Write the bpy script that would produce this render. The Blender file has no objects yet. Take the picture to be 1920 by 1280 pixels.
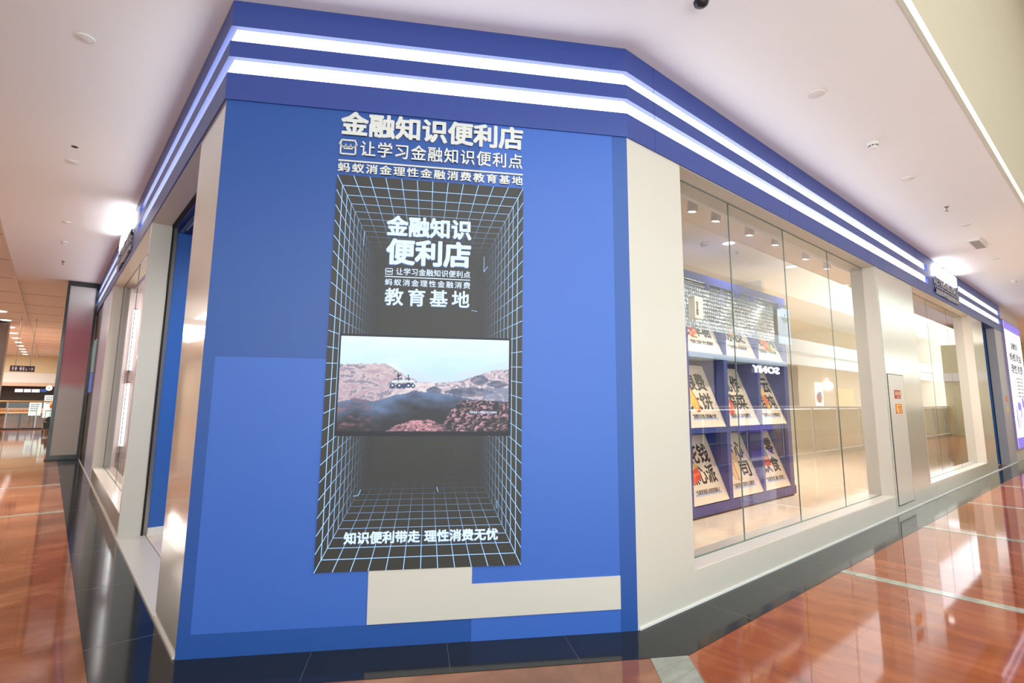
import bpy, math, random
from mathutils import Vector, Matrix, noise
import numpy as np

SC = bpy.context.scene
COL = SC.collection
random.seed(4)
V = Vector

# ------------------------------------------------------------------ camera
AZ, PIT, ROL, FPX = 0.7020, 0.1453, 0.0108, 1002.7
fwd = V((math.sin(AZ) * math.cos(PIT), math.cos(AZ) * math.cos(PIT), math.sin(PIT)))
r0 = V((math.cos(AZ), -math.sin(AZ), 0)); u0 = r0.cross(fwd)
rgt = r0 * math.cos(ROL) + u0 * math.sin(ROL)
upv = -r0 * math.sin(ROL) + u0 * math.cos(ROL)
cam = bpy.data.cameras.new('camera')
cam.sensor_fit = 'HORIZONTAL'; cam.sensor_width = 36.0
cam.lens = 36.0 * FPX / 1920
cam.shift_x = 11.49 / 1920
cam.shift_y = -38.85 / 1920
cam.clip_start = 0.02; cam.clip_end = 300
camo = bpy.data.objects.new('camera', cam); COL.objects.link(camo)
M = Matrix((rgt, upv, -fwd)).transposed().to_4x4()
M.translation = V((0, 0, 1.5))
camo.matrix_world = M
SC.camera = camo

# ------------------------------------------------------------------ world, exposure
w = bpy.data.worlds.new('skylight'); SC.world = w; w.use_nodes = True
w.node_tree.nodes['Background'].inputs[0].default_value = (0.93, 0.97, 1.0, 1)
w.node_tree.nodes['Background'].inputs[1].default_value = 2.0
SC.view_settings.view_transform = 'Standard'
SC.view_settings.look = 'None'
SC.view_settings.gamma = 1
SC.view_settings.use_curve_mapping = False
SC.view_settings.exposure = 1.0


def area(name, loc, size, energy, color=(1, 1, 1), rot=(0, 0, 0), size_y=None):
    l = bpy.data.lights.new(name, 'AREA'); l.energy = energy; l.color = color
    l.shape = 'RECTANGLE'; l.size = size; l.size_y = size_y or size
    o = bpy.data.objects.new(name, l); COL.objects.link(o)
    o.location = loc; o.rotation_euler = rot
    return o


def down(name, loc, energy, color, size=2.7, r=.06):
    l = bpy.data.lights.new(name, 'SPOT'); l.energy = energy; l.color = color; l.shadow_soft_size = r
    l.spot_size = size; l.spot_blend = 1.0
    o = bpy.data.objects.new(name, l); COL.objects.link(o); o.location = loc
    return o


# shop interior lamps, added aisle and corridor fill
for x_, y_ in ((7.38, 3.69), (9.48, 3.66), (6.5, 5.6), (9.0, 5.6)): down('store_lamp', (x_, y_, 3.76), 115, (1, .91, .82))
for x_ in (11.8, 12.6, 13.6, 15.2, 17.5): down('store_lamp', (x_, 3.6, 3.76), 210, (1, .95, .90))  # extra lamps added to brighten the second window bay
down('store_lamp', (1.5, 10.6, 3.76), 220, (1, .93, .86)); down('store_lamp', (1.5, 9.6, 3.76), 130, (1, .9, .82))
for x_ in (26, 30): down('aisle_fill', (x_, 1.4, 4.27), 420, (1, .95, .88))  # fill added to brighten the far right end wall, no fitting there
down('entrance_lamp', (1.9, 5.4, 3.6), 160, (.95, .97, 1), 2.8, .12)
for yy in (12, 19, 26):
    area('corridor_fill', (-3.4, yy, 4.2), 2.2, 130, (1, .95, .88), size_y=5)  # broad fill panels added to light the corridor, no such fittings
for yy in (30.5, 36, 46):
    area('corridor_fill', (-3.0, yy, 4.2), 1.6, 330, (1, .95, .89), size_y=5)  # more added fill, brightens the far corridor and its shopfront

# ------------------------------------------------------------------ layout
xA, yA, xB, yR, H = 0.7066, 3.7362, 3.1161, 2.3048, 4.1714
A0 = V((xA, yA, 0)); B0 = V((xB, yR, 0))
cd = (B0 - A0).normalized(); cn = V((cd.y, -cd.x, 0)); CL = (B0 - A0).length
Z3 = V((0, 0, 1))
GL = 0.155      # how deep the shop glass sits


class Fr:
    """a plane with an origin, a right, an up and an outward direction"""
    def __init__(s, o, ux, uy, n): s.o, s.ux, s.uy, s.n = V(o), V(ux), V(uy), V(n)
    def p(s, a, b, off=0.0): return s.o + s.ux * a + s.uy * b + s.n * off


FRT = Fr((0, yR, 0), (1, 0, 0), Z3, (0, -1, 0))          # right facade: (x, z)
FLT = Fr((xA, 0, 0), (0, -1, 0), Z3, (-1, 0, 0))         # left facade: (-y, z)
FCH = Fr(A0, cd, Z3, cn)                                  # corner face: (s, z)
FXM = lambda x: Fr((x, 0, 0), (0, -1, 0), Z3, (-1, 0, 0))  # faces -X: (-y, z)
FYM = lambda y: Fr((0, y, 0), (1, 0, 0), Z3, (0, -1, 0))   # faces -Y: (x, z)
FYP = lambda y: Fr((0, y, 0), (-1, 0, 0), Z3, (0, 1, 0))   # faces +Y: (-x, z)
FDN = lambda z: Fr((0, 0, z), (1, 0, 0), (0, 1, 0), (0, 0, -1))
FUP = lambda z: Fr((0, 0, z), (1, 0, 0), (0, 1, 0), (0, 0, 1))


# ------------------------------------------------------------------ materials
def srgb(r, g, b):
    f = lambda c: (c / 255 / 12.92) if c / 255 <= 0.04045 else ((c / 255 + 0.055) / 1.055) ** 2.4
    return (f(r), f(g), f(b), 1)


MATS = {}


def mat(name, col, rough=0.5, metal=0.0, spec=0.5, emis=None, estr=0.0, bump=0.0, bscale=60, vary=0.0, coat=0.0, coat_rough=0.05):
    if name in MATS: return MATS[name]
    m = bpy.data.materials.new(name); m.use_nodes = True
    nt = m.node_tree; b = nt.nodes['Principled BSDF']
    b.inputs['Base Color'].default_value = col
    b.inputs['Roughness'].default_value = rough
    b.inputs['Metallic'].default_value = metal
    b.inputs['Specular IOR Level'].default_value = spec
    b.inputs['Coat Weight'].default_value = coat
    b.inputs['Coat Roughness'].default_value = coat_rough
    tc = nt.nodes.new('ShaderNodeTexCoord')
    nz = nt.nodes.new('ShaderNodeTexNoise'); nz.inputs['Scale'].default_value = bscale
    nt.links.new(tc.outputs['Object'], nz.inputs['Vector'])
    if vary:
        mx = nt.nodes.new('ShaderNodeMix'); mx.data_type = 'RGBA'
        mx.inputs[6].default_value = tuple(c * (1 - vary) for c in col[:3]) + (1,)
        mx.inputs[7].default_value = tuple(min(1, c * (1 + vary)) for c in col[:3]) + (1,)
        nt.links.new(nz.outputs['Fac'], mx.inputs[0]); nt.links.new(mx.outputs[2], b.inputs['Base Color'])
    if bump:
        bp = nt.nodes.new('ShaderNodeBump'); bp.inputs['Strength'].default_value = bump
        bp.inputs['Distance'].default_value = 0.002
        nt.links.new(nz.outputs['Fac'], bp.inputs['Height']); nt.links.new(bp.outputs[0], b.inputs['Normal'])
    if emis:
        b.inputs['Emission Color'].default_value = emis
        b.inputs['Emission Strength'].default_value = estr
    MATS[name] = m
    return m


def glass_mat(name, tint=(0.96, 0.98, 0.97, 1), boost=1.9, rough=0.0, pattern=False):
    m = bpy.data.materials.new(name); m.use_nodes = True
    nt = m.node_tree; nt.nodes.clear()
    out = nt.nodes.new('ShaderNodeOutputMaterial')
    tr = nt.nodes.new('ShaderNodeBsdfTransparent'); tr.inputs[0].default_value = tint
    gl = nt.nodes.new('ShaderNodeBsdfGlossy'); gl.inputs['Roughness'].default_value = rough
    fr = nt.nodes.new('ShaderNodeFresnel'); fr.inputs['IOR'].default_value = 1.5
    ml = nt.nodes.new('ShaderNodeMath'); ml.operation = 'MULTIPLY'; ml.inputs[1].default_value = boost
    ml.use_clamp = True
    mx = nt.nodes.new('ShaderNodeMixShader')
    nt.links.new(fr.outputs[0], ml.inputs[0]); nt.links.new(ml.outputs[0], mx.inputs[0])
    nt.links.new(tr.outputs[0], mx.inputs[1]); nt.links.new(gl.outputs[0], mx.inputs[2])
    if pattern:
        L = nt.links.new
        tc = nt.nodes.new('ShaderNodeTexCoord')
        vo = nt.nodes.new('ShaderNodeTexVoronoi'); vo.inputs['Scale'].default_value = 19; vo.inputs['Randomness'].default_value = .15
        L(tc.outputs['Object'], vo.inputs['Vector'])
        bp = nt.nodes.new('ShaderNodeBump'); bp.inputs['Strength'].default_value = 1; bp.inputs['Distance'].default_value = 0.05
        L(vo.outputs['Distance'], bp.inputs['Height']); L(bp.outputs[0], gl.inputs['Normal'])
        gl.inputs['Color'].default_value = (.80, .90, .96, 1)
        df = nt.nodes.new('ShaderNodeBsdfDiffuse'); df.inputs[0].default_value = (.42, .56, .68, 1); L(bp.outputs[0], df.inputs['Normal'])  # pale diffuse tone stands in for glints on the embossed cells
        m2 = nt.nodes.new('ShaderNodeMixShader'); m2.inputs[0].default_value = .45
        L(df.outputs[0], m2.inputs[1]); L(gl.outputs[0], m2.inputs[2])
        rp = nt.nodes.new('ShaderNodeMapRange'); rp.inputs['From Min'].default_value = .1; rp.inputs['From Max'].default_value = .55
        rp.inputs['To Min'].default_value = .92; rp.inputs['To Max'].default_value = .36
        L(vo.outputs['Distance'], rp.inputs['Value']); L(rp.outputs[0], mx.inputs[0]); L(m2.outputs[0], mx.inputs[2])
    nt.links.new(mx.outputs[0], out.inputs[0])
    MATS[name] = m
    return m


def stone_mat(name, cols, axis, scale=2.2, rough=0.06, slab=(0.9, 0.45), streak=7.0, spec=0.5):
    """polished veined stone; veins run along the given axis ('X' or 'Y')"""
    m = bpy.data.materials.new(name); m.use_nodes = True
    nt = m.node_tree; b = nt.nodes['Principled BSDF']; L = nt.links.new
    tc = nt.nodes.new('ShaderNodeTexCoord')
    mp = nt.nodes.new('ShaderNodeMapping')
    mp.inputs['Scale'].default_value = (1, streak, 1) if axis == 'X' else (streak, 1, 1)
    L(tc.outputs['Object'], mp.inputs[0])
    wv = nt.nodes.new('ShaderNodeTexNoise'); wv.inputs['Scale'].default_value = 0.9; wv.inputs['Detail'].default_value = 3
    L(tc.outputs['Object'], wv.inputs['Vector'])
    ad = nt.nodes.new('ShaderNodeVectorMath'); ad.operation = 'MULTIPLY_ADD'
    L(wv.outputs['Color'], ad.inputs[0]); ad.inputs[1].default_value = (1.6, 1.6, 0); L(mp.outputs[0], ad.inputs[2])
    n1 = nt.nodes.new('ShaderNodeTexNoise'); n1.inputs['Scale'].default_value = scale; n1.inputs['Detail'].default_value = 9
    n1.inputs['Roughness'].default_value = 0.62
    L(ad.outputs[0], n1.inputs['Vector'])
    rp = nt.nodes.new('ShaderNodeValToRGB')
    rp.color_ramp.elements[0].position = 0.30; rp.color_ramp.elements[0].color = cols[0]
    rp.color_ramp.elements[1].position = 0.72; rp.color_ramp.elements[1].color = cols[2]
    e = rp.color_ramp.elements.new(0.5); e.color = cols[1]
    L(n1.outputs['Fac'], rp.inputs[0])
    # slabs of slightly different tone
    br = nt.nodes.new('ShaderNodeTexBrick')
    br.inputs['Color1'].default_value = (1, 1, 1, 1); br.inputs['Color2'].default_value = (.88, .85, .84, 1)
    br.inputs['Mortar'].default_value = (.78, .74, .70, 1); br.inputs['Scale'].default_value = 1
    br.inputs['Mortar Size'].default_value = 0.003
    br.inputs['Brick Width'].default_value = slab[0]; br.inputs['Row Height'].default_value = slab[1]
    mp2 = nt.nodes.new('ShaderNodeMapping')
    if axis == 'Y': mp2.inputs['Rotation'].default_value = (0, 0, math.pi / 2)
    L(tc.outputs['Object'], mp2.inputs[0]); L(mp2.outputs[0], br.inputs['Vector'])
    mu = nt.nodes.new('ShaderNodeMix'); mu.data_type = 'RGBA'; mu.blend_type = 'MULTIPLY'; mu.inputs[0].default_value = 1
    L(rp.outputs[0], mu.inputs[6]); L(br.outputs[0], mu.inputs[7])
    L(mu.outputs[2], b.inputs['Base Color'])
    b.inputs['Roughness'].default_value = rough
    b.inputs['Specular IOR Level'].default_value = spec
    bp = nt.nodes.new('ShaderNodeBump'); bp.inputs['Strength'].default_value = 0.03; bp.inputs['Distance'].default_value = 0.01
    n2 = nt.nodes.new('ShaderNodeTexNoise'); n2.inputs['Scale'].default_value = 3.0; n2.inputs['Detail'].default_value = 1
    L(tc.outputs['Object'], n2.inputs['Vector']); L(n2.outputs['Fac'], bp.inputs['Height']); L(bp.outputs[0], b.inputs['Normal'])
    MATS[name] = m
    return m


def colour_emit(name, strength):
    m = bpy.data.materials.new(name); m.use_nodes = True
    nt = m.node_tree; b = nt.nodes['Principled BSDF']
    at = nt.nodes.new('ShaderNodeVertexColor'); at.layer_name = 'Col'
    nt.links.new(at.outputs[0], b.inputs['Emission Color'])
    b.inputs['Emission Strength'].default_value = strength
    b.inputs['Base Color'].default_value = (.01, .01, .01, 1)
    b.inputs['Roughness'].default_value = 0.5
    MATS[name] = m
    return m


BLUE_FASCIA = mat('fascia blue', srgb(50, 72, 146), 0.38, bump=.02)
BLUE_DARK = mat('wall blue deep', srgb(33, 79, 154), 0.42, bump=.03, bscale=14)
BLUE_LIGHT = mat('wall blue bright', srgb(54, 100, 187), 0.45, bump=.03, bscale=14)
CREAM = mat('cream panel', srgb(206, 202, 190), 0.30, coat=.25)
CREAM_GLOSS = mat('cream gloss panel', srgb(200, 194, 178), 0.22, coat=.8, coat_rough=.04)
PALE_METAL = mat('pale satin metal', srgb(205, 205, 196), 0.16, metal=.55)
LAVENDER = mat('lavender panel', srgb(170, 172, 200), 0.3, coat=.4)
WHITE = mat('white paint', srgb(225, 222, 216), 0.6)
CEIL = mat('ceiling paint', srgb(240, 239, 238), 0.75, bump=.02, bscale=30)
CEIL_TAN = mat('corridor ceiling panels', srgb(234, 232, 230), 0.6)
BULK = mat('bulkhead paint', srgb(160, 150, 126), 0.8, vary=.03, bscale=2)
EDGE = mat('ceiling edge trim', srgb(214, 216, 200), 0.5)
LED = mat('light strip', (1, 1, 1, 1), 0.4, emis=(.93, .95, 1, 1), estr=2.6)
LEDTUBE = mat('light tube', (1, 1, 1, 1), 0.4, emis=(.95, .98, 1, 1), estr=4)
SIGNLIT = mat('lit letters', (1, 1, 1, 1), 0.4, emis=(.96, .97, 1, 1), estr=2.6)
LETTER = mat('pale letters', srgb(214, 218, 212), 0.4)
LETTER_SIDE = mat('grey sign letters', srgb(190, 190, 196), 0.4)
GLASS = glass_mat('clear glass', boost=2.6)
GLASS_SIDE = glass_mat('clear side glass', boost=.9)
GLASS_RAIL = glass_mat('railing glass', (.82, .93, .90, 1), 1.3)
GLASS_TEX = glass_mat('textured glass', (.60, .74, .86, 1), 2.0, .12, True)
GLASSEDGE = mat('glass edge', srgb(96, 120, 108), 0.2)
DARK = mat('dark metal', srgb(42, 42, 44), 0.35, metal=.4)
BLACK = mat('black gap', srgb(12, 12, 13), 0.7)
STEEL = mat('brushed steel', srgb(170, 168, 160), 0.25, metal=.9)
BRASS = mat('brass rail', srgb(200, 170, 110), 0.3, metal=.7)
SHELFBLUE = mat('display blue', srgb(48, 66, 146), 0.4)
SHELFPALE = mat('display pale blue', srgb(150, 178, 214), 0.4)
PAPER = mat('poster cream', srgb(240, 222, 202), 0.5)
INK = mat('poster ink', srgb(40, 36, 34), 0.6)
HILITE = mat('caption highlight', srgb(178, 190, 222), 0.6)
STOREFLOOR = mat('shop floor', srgb(228, 212, 190), 0.16, vary=.04, bscale=3)
STOREWALL = mat('shop wall', srgb(232, 224, 208), 0.7)
STORECEIL = mat('shop ceiling', srgb(218, 200, 172), 0.8)
GREYWALL = mat('grey wall', srgb(168, 166, 168), 0.4)
LAMPLIT = mat('lamp glow', (1, 1, 1, 1), .3, emis=(1, .90, .74, 1), estr=14)
DISCLIT = mat('downlight glow', (1, 1, 1, 1), .3, emis=(1, .93, .82, 1), estr=2.2)
RED = mat('sticker red', srgb(170, 44, 36), 0.45)
ORANGE = mat('sticker orange', srgb(214, 110, 36), 0.45)
YELLOW = mat('icon yellow', srgb(240, 196, 70), 0.5)
ICON_ORANGE = mat('icon orange', srgb(232, 120, 48), 0.5)
ICON_RED = mat('icon red', srgb(226, 74, 48), 0.5)
ICON_GREEN = mat('icon green', srgb(110, 160, 70), 0.5)
ICON_BEIGE = mat('icon beige', srgb(222, 190, 146), 0.5)
GRANITE = mat('dark granite', srgb(30, 33, 35), 0.10, spec=.22, vary=.25, bscale=160)
STRIPE = stone_mat('grey green stone', (srgb(128, 132, 118), srgb(158, 160, 146), srgb(186, 186, 172)), 'X', 3, .06, (.9, .6), 2)
RUST_Y = stone_mat('rust stone along aisle', (srgb(130, 62, 29), srgb(153, 77, 38), srgb(176, 102, 60)), 'Y', 0.9, .05, (1.35, .55), 5, .42)
RUST_X = stone_mat('rust stone across aisle', (srgb(104, 62, 44), srgb(150, 90, 60), srgb(188, 134, 98)), 'X', 0.9, .06, (1.35, .9), 1.5)
GOLDFLOOR = mat('far floor', srgb(190, 140, 96), 0.1, vary=.15, bscale=2)
SCREENBLACK = mat('screen black', srgb(50, 49, 45), 0.5)
SCR = colour_emit('screen picture', 0.56)
SCRLINE = colour_emit('screen lines', 0.75)
SCRTEXT = mat('screen lettering', (.02, .02, .02, 1), .5, emis=srgb(205, 226, 255), estr=.62)
SCREDGE = mat('screen lettering edge', (.02, .02, .02, 1), .5, emis=srgb(50, 92, 150), estr=.5)
LIGHTBOX = mat('lit poster white', (.9, .9, .9, 1), .4, emis=(1, 1, 1, 1), estr=.55)
VIOLET = mat('lit poster violet', srgb(120, 100, 205), .4, emis=srgb(120, 104, 215), estr=.4)
INKGREY = mat('lit poster ink', srgb(90, 90, 120), .5)
DARKWALL = mat('dark shopfront', srgb(54, 44, 40), .4)
BROWN = mat('brown panel', srgb(92, 66, 52), .3)
SHOPSIGN = mat('lit shop sign', (1, 1, 1, 1), .4, emis=(1, 1, 1, 1), estr=3.2)
SHOPLIT = mat('lit shop interior', srgb(210, 180, 140), .6, emis=srgb(230, 190, 140), estr=.35)
BALCONY = mat('white balcony face', srgb(236, 238, 234), .6)
GREENGLASS = mat('pale lower shopfront', srgb(206, 228, 222), .3)
OLIVE = mat('olive shopfront', srgb(200, 190, 150), .4)
SCREENBLUE = mat('blue wall screen', (.05, .1, .3, 1), .3, emis=srgb(50, 100, 190), estr=.3)
SCREENTEAL = mat('teal wall screen', (.05, .1, .1, 1), .3, emis=srgb(130, 160, 158), estr=.25)


def gradient_board():
    """pink to grey printed sheet (the print itself fades)"""
    m = bpy.data.materials.new('pink fade print'); m.use_nodes = True
    nt = m.node_tree; b = nt.nodes['Principled BSDF']; L = nt.links.new
    tc = nt.nodes.new('ShaderNodeTexCoord'); sp = nt.nodes.new('ShaderNodeSeparateXYZ')
    L(tc.outputs['Object'], sp.inputs[0])
    nz = nt.nodes.new('ShaderNodeTexNoise'); nz.inputs['Scale'].default_value = 1.0; nz.inputs['Detail'].default_value = 1
    L(tc.outputs['Object'], nz.inputs['Vector'])
    ma = nt.nodes.new('ShaderNodeMath'); ma.operation = 'MULTIPLY_ADD'; ma.inputs[1].default_value = .9
    L(nz.outputs['Fac'], ma.inputs[0]); L(sp.outputs['Z'], ma.inputs[2])
    mr = nt.nodes.new('ShaderNodeMapRange'); mr.inputs['From Min'].default_value = 0.4; mr.inputs['From Max'].default_value = 4.6
    L(ma.outputs[0], mr.inputs['Value'])
    rp = nt.nodes.new('ShaderNodeValToRGB'); cr = rp.color_ramp
    cr.elements[0].position = .36; cr.elements[0].color = srgb(178, 168, 160)
    cr.elements[1].position = .92; cr.elements[1].color = srgb(188, 184, 184)
    for p_, c_ in ((.44, srgb(178, 112, 110)), (.6, srgb(166, 84, 92)), (.72, srgb(172, 98, 116))):
        e = cr.elements.new(p_); e.color = c_
    L(mr.outputs[0], rp.inputs[0]); L(rp.outputs[0], b.inputs['Base Color'])
    b.inputs['Roughness'].default_value = .35
    return m


# ------------------------------------------------------------------ mesh builder
class MB:
    def __init__(s): s.v, s.f, s.mi, s.sm, s.mats = [], [], [], [], []
    def _m(s, m):
        if m not in s.mats: s.mats.append(m)
        return s.mats.index(m)
    def face(s, pts, m=None, smooth=False):
        b = len(s.v); s.v += [V(p) for p in pts]
        s.f.append(list(range(b, b + len(pts)))); s.mi.append(s._m(m)); s.sm.append(smooth)
    def mesh(s, vs, fs, m=None, smooth=False):
        b = len(s.v); s.v += [V(p) for p in vs]; k = s._m(m)
        for f in fs: s.f.append([b + i for i in f]); s.mi.append(k); s.sm.append(smooth)
        return s
    def box(s, F, a0, a1, b0, b1, o0, o1, m=None):
        p = [F.p(a, b, o) for o in (o0, o1) for (a, b) in ((a0, b0), (a1, b0), (a1, b1), (a0, b1))]
        return s.mesh(p, [(0, 3, 2, 1), (4, 5, 6, 7), (0, 1, 5, 4), (1, 2, 6, 5), (2, 3, 7, 6), (3, 0, 4, 7)], m)
    def prism(s, poly, z0, z1, m=None):
        n = len(poly)
        vs = [V((p[0], p[1], z0)) for p in poly] + [V((p[0], p[1], z1)) for p in poly]
        fs = [list(range(n))[::-1], list(range(n, 2 * n))] + [(i, (i + 1) % n, n + (i + 1) % n, n + i) for i in range(n)]
        return s.mesh(vs, fs, m)
    def plate(s, F, poly, o0, o1, m=None):
        n = len(poly)
        vs = [F.p(a, b, o0) for a, b in poly] + [F.p(a, b, o1) for a, b in poly]
        fs = [list(range(n))[::-1], list(range(n, 2 * n))] + [(i, (i + 1) % n, n + (i + 1) % n, n + i) for i in range(n)]
        return s.mesh(vs, fs, m)
    def tube(s, p0, p1, r0, r1=None, n=20, m=None, caps=True):
        p0, p1 = V(p0), V(p1); r1 = r0 if r1 is None else r1
        d = (p1 - p0).normalized(); a = d.orthogonal().normalized(); b = d.cross(a)
        ring = lambda c, r: [c + a * r * math.cos(2 * math.pi * i / n) + b * r * math.sin(2 * math.pi * i / n) for i in range(n)]
        s.mesh(ring(p0, r0) + ring(p1, r1), [(i, (i + 1) % n, n + (i + 1) % n, n + i) for i in range(n)], m, True)
        if caps:
            s.face(ring(p0, r0)[::-1], m); s.face(ring(p1, r1), m)
        return s
    def lathe(s, c, d, prof, n=24, m=None):
        c = V(c); d = V(d).normalized(); a = d.orthogonal().normalized(); b = d.cross(a)
        vs = [c + d * h + (a * math.cos(2 * math.pi * i / n) + b * math.sin(2 * math.pi * i / n)) * r for r, h in prof for i in range(n)]
        fs = [(k * n + i, k * n + (i + 1) % n, (k + 1) * n + (i + 1) % n, (k + 1) * n + i) for k in range(len(prof) - 1) for i in range(n)]
        return s.mesh(vs, fs, m, True)
    def build(s, name, m=None, parent=None, kind=None, loc=None):
        org = V((0, 0, 0))
        if parent is not None: org = WORLD[parent.name]
        elif loc is not None: org = V(loc)
        me = bpy.data.meshes.new(name)
        me.from_pydata([tuple(p - org) for p in s.v], [], s.f)
        for q in s.mats: me.materials.append(q or m)
        for p, k, sm in zip(me.polygons, s.mi, s.sm): p.material_index = k; p.use_smooth = sm
        me.update()
        o = bpy.data.objects.new(name, me); COL.objects.link(o)
        if parent is not None: o.parent = parent
        elif loc is not None: o.location = org
        WORLD[o.name] = org
        if kind: o['kind'] = kind
        return o


WORLD = {}


def tag(o, label=None, cat=None, group=None, kind=None):
    if label: o['label'] = label
    if cat: o['category'] = cat
    if group: o['group'] = group
    if kind: o['kind'] = kind
    return o


def empty(name, loc, label, cat, group=None):
    o = bpy.data.objects.new(name, None); COL.objects.link(o); o.location = loc
    o.empty_display_size = .1
    WORLD[o.name] = V(loc)
    return tag(o, label, cat, group)


def copy_tree(o, loc, label, group=None):
    c = o.copy(); COL.objects.link(c); c.location = loc; c['label'] = label
    if group: c['group'] = group
    for ch in list(o.children):
        k = ch.copy(); COL.objects.link(k); k.parent = c
        for g in list(ch.children):
            q = g.copy(); COL.objects.link(q); q.parent = k
    return c


def struct(mb, name, m, label=None, parent=None):
    o = mb.build(name, m, parent)
    if parent is None: o['kind'] = 'structure'
    if label: o['label'] = label
    if parent is None and label: o['category'] = name.split('_')[0]
    return o


def text(mb, body, F, a0, a1, b0, b1, o0, o1, m, bold=.02, space=1.0, nb=8):
    """lettering fitted into a rectangle of a plane; strokes thickened by laying shifted outlines together"""
    c = bpy.data.curves.new('lettering', 'FONT'); c.body = body; c.size = 1
    c.space_character = space; c.extrude = .05; c.resolution_u = 2
    o = bpy.data.objects.new('lettering', c); COL.objects.link(o)
    dg = bpy.context.evaluated_depsgraph_get(); e = o.evaluated_get(dg); me = e.to_mesh()
    vs = [v.co.copy() for v in me.vertices]; fs = [list(p.vertices) for p in me.polygons]
    e.to_mesh_clear(); bpy.data.objects.remove(o); bpy.data.curves.remove(c)
    x0 = min(v.x for v in vs) - bold; x1 = max(v.x for v in vs) + bold; y0 = min(v.y for v in vs) - bold; y1 = max(v.y for v in vs) + bold
    shifts = [(0, 0)] if bold <= 0 else [(bold * max(-1, min(1, 1.3 * math.cos(2 * math.pi * (k + .5) / nb))), bold * max(-1, min(1, 1.3 * math.sin(2 * math.pi * (k + .5) / nb)))) for k in range(nb)]
    for k, (dx, dy) in enumerate(shifts):
        t = (o1 - o0) * .004 * k
        mb.mesh([F.p(a0 + (v.x + dx - x0) / (x1 - x0) * (a1 - a0), b0 + (v.y + dy - y0) / (y1 - y0) * (b1 - b0), o0 if v.z < 0 else o1 - t) for v in vs], fs, m)
    return mb


# ------------------------------------------------------------------ facade prisms that turn the corner
def path_at(off, yL, xR):
    """plan polyline of the storefront, moved out by off"""
    c = A0 + cn * off
    ax = xA - off
    pa = V((ax, c.y + cd.y / cd.x * (ax - c.x)))
    by = yR - off
    pb = V((c.x + cd.x / cd.y * (by - c.y), by))
    pts = []
    if yL is not None: pts.append(V((ax, yL)))
    pts += [pa.to_2d(), pb.to_2d()]
    if xR is not None: pts.append(V((xR, by)))
    return [V((p[0], p[1])) for p in pts]


def wrap(mb, yL, xR, o_front, o_back, z0, z1, m=None):
    f = path_at(o_front, yL, xR); b = path_at(o_back, yL, xR)
    for i in range(len(f) - 1):
        mb.prism([f[i], f[i + 1], b[i + 1], b[i]][::-1], z0, z1, m)
    return mb


# ================================================================== STRUCTURE
# floor: two fields of rust stone meeting along the mitre
mb = MB()
mb.face([(0.31, 60, 0), (-9, 60, 0), (-9, -1.4, 0), (0.05, -1.4, 0), (3.1, 1.93, 0), (3.1, 30, 0)], RUST_X)
mb.face([(0.05, -1.4, 0), (34, -1.4, 0), (34, 30, 0), (3.1, 30, 0), (3.1, 1.93, 0)], RUST_Y)

struct(mb, 'floor', None)
# dark granite border, stone stripes
def flat(mb, poly, z1, m=None): return mb.prism(poly, -.01, z1, m)
mb = MB(); f = path_at(.395, 60, 34); b = path_at(-.02, 60, 34)
f[1], f[2] = V((.311, 3.536)), V((3.065, 1.91))
for i in range(3): mb.prism([f[i], f[i + 1], b[i + 1], b[i]][::-1], -.01, .003)
struct(mb, 'trim_1', GRANITE, 'dark polished granite border along the foot of the storefront')
mb = MB(); J = mat('border joint', srgb(104, 106, 100), .3)
for x in (3.9, 4.75, 5.62, 8.3, 10.9, 6.95): mb.prism([(x - .0015, 1.91), (x + .0015, 1.91), (x + .0015, 2.3), (x - .0015, 2.3)], 0, .0036)
for y in (4.2, 5.45, 6.7, 9.2, 11.9): mb.prism([(.312, y - .002), (.70, y - .002), (.70, y + .002), (.312, y + .002)], 0, .0036)
for s_ in (.75, 1.55, 2.3):
    p = A0 + cd * s_; q = p + cn * .35
    t_ = cd * .001
    mb.prism([p - t_, q - t_, q + t_, p + t_], 0, .0036)
struct(mb, 'trim_2', J, 'thin pale joints across the dark granite border')
mb = MB()
for x in (5.56, 8.33, 10.93, 13.7, 16.4, 19.1, 22):
    mb.prism([(x, -1.4), (x + .12, -1.4), (x + .12, 1.91), (x, 1.91)], -.01, .002)
for y in (9.15, 11.86, 14.6, 17.4, 20.1, 22.8, 25.5):
    mb.prism([(-9, y), (.312, y), (.312, y + .13), (-9, y + .13)], -.01, .002)
mb.prism([(3.062, 1.911), (2.859, 2.03), (-.30, -1.4), (.0, -1.4)][::-1], -.01, .002)
struct(mb, 'trim_3', STRIPE, 'grey green stone stripes laid across the rust coloured floor')

# ceiling soffit
mb = MB()
mb.prism([(-.83, .79), (23, .79), (23, 17), (-.83, 17)], H, H + .12)
struct(mb, 'ceiling', CEIL, 'smooth pale ceiling above the storefront')
mb = MB(); mb.box(FYM(.79), -.83, 40, H - .006, H + .12, 0, .03); mb.box(FXM(-.83), -17, -.79, H - .004, H + .10, 0, .02)
struct(mb, 'trim_4', EDGE, 'pale greenish edge strip along the open side of the ceiling')
mb = MB(); mb.box(FYM(.80), -.83, 40, H + .12, 13, -.3, 0)
struct(mb, 'wall_upper', BULK, 'tall beige bulkhead rising above the ceiling edge')
mb = MB(); mb.prism([(-9, -1.4), (-.85, -1.4), (-.85, 17), (.7, 17), (.7, 57), (-9, 57)], 4.26, 4.4)
for y in np.arange(3, 56, 2.4): mb.prism([(-9, y), (-.86 if y < 17 else .7, y), (-.86 if y < 17 else .7, y + .012), (-9, y + .012)], 4.255, 4.27, BROWN)
mb.prism([(-.9, 17.0), (-.9, 56), (-.84, 56), (-.84, 17)][::-1], 4.2, 4.27)
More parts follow.
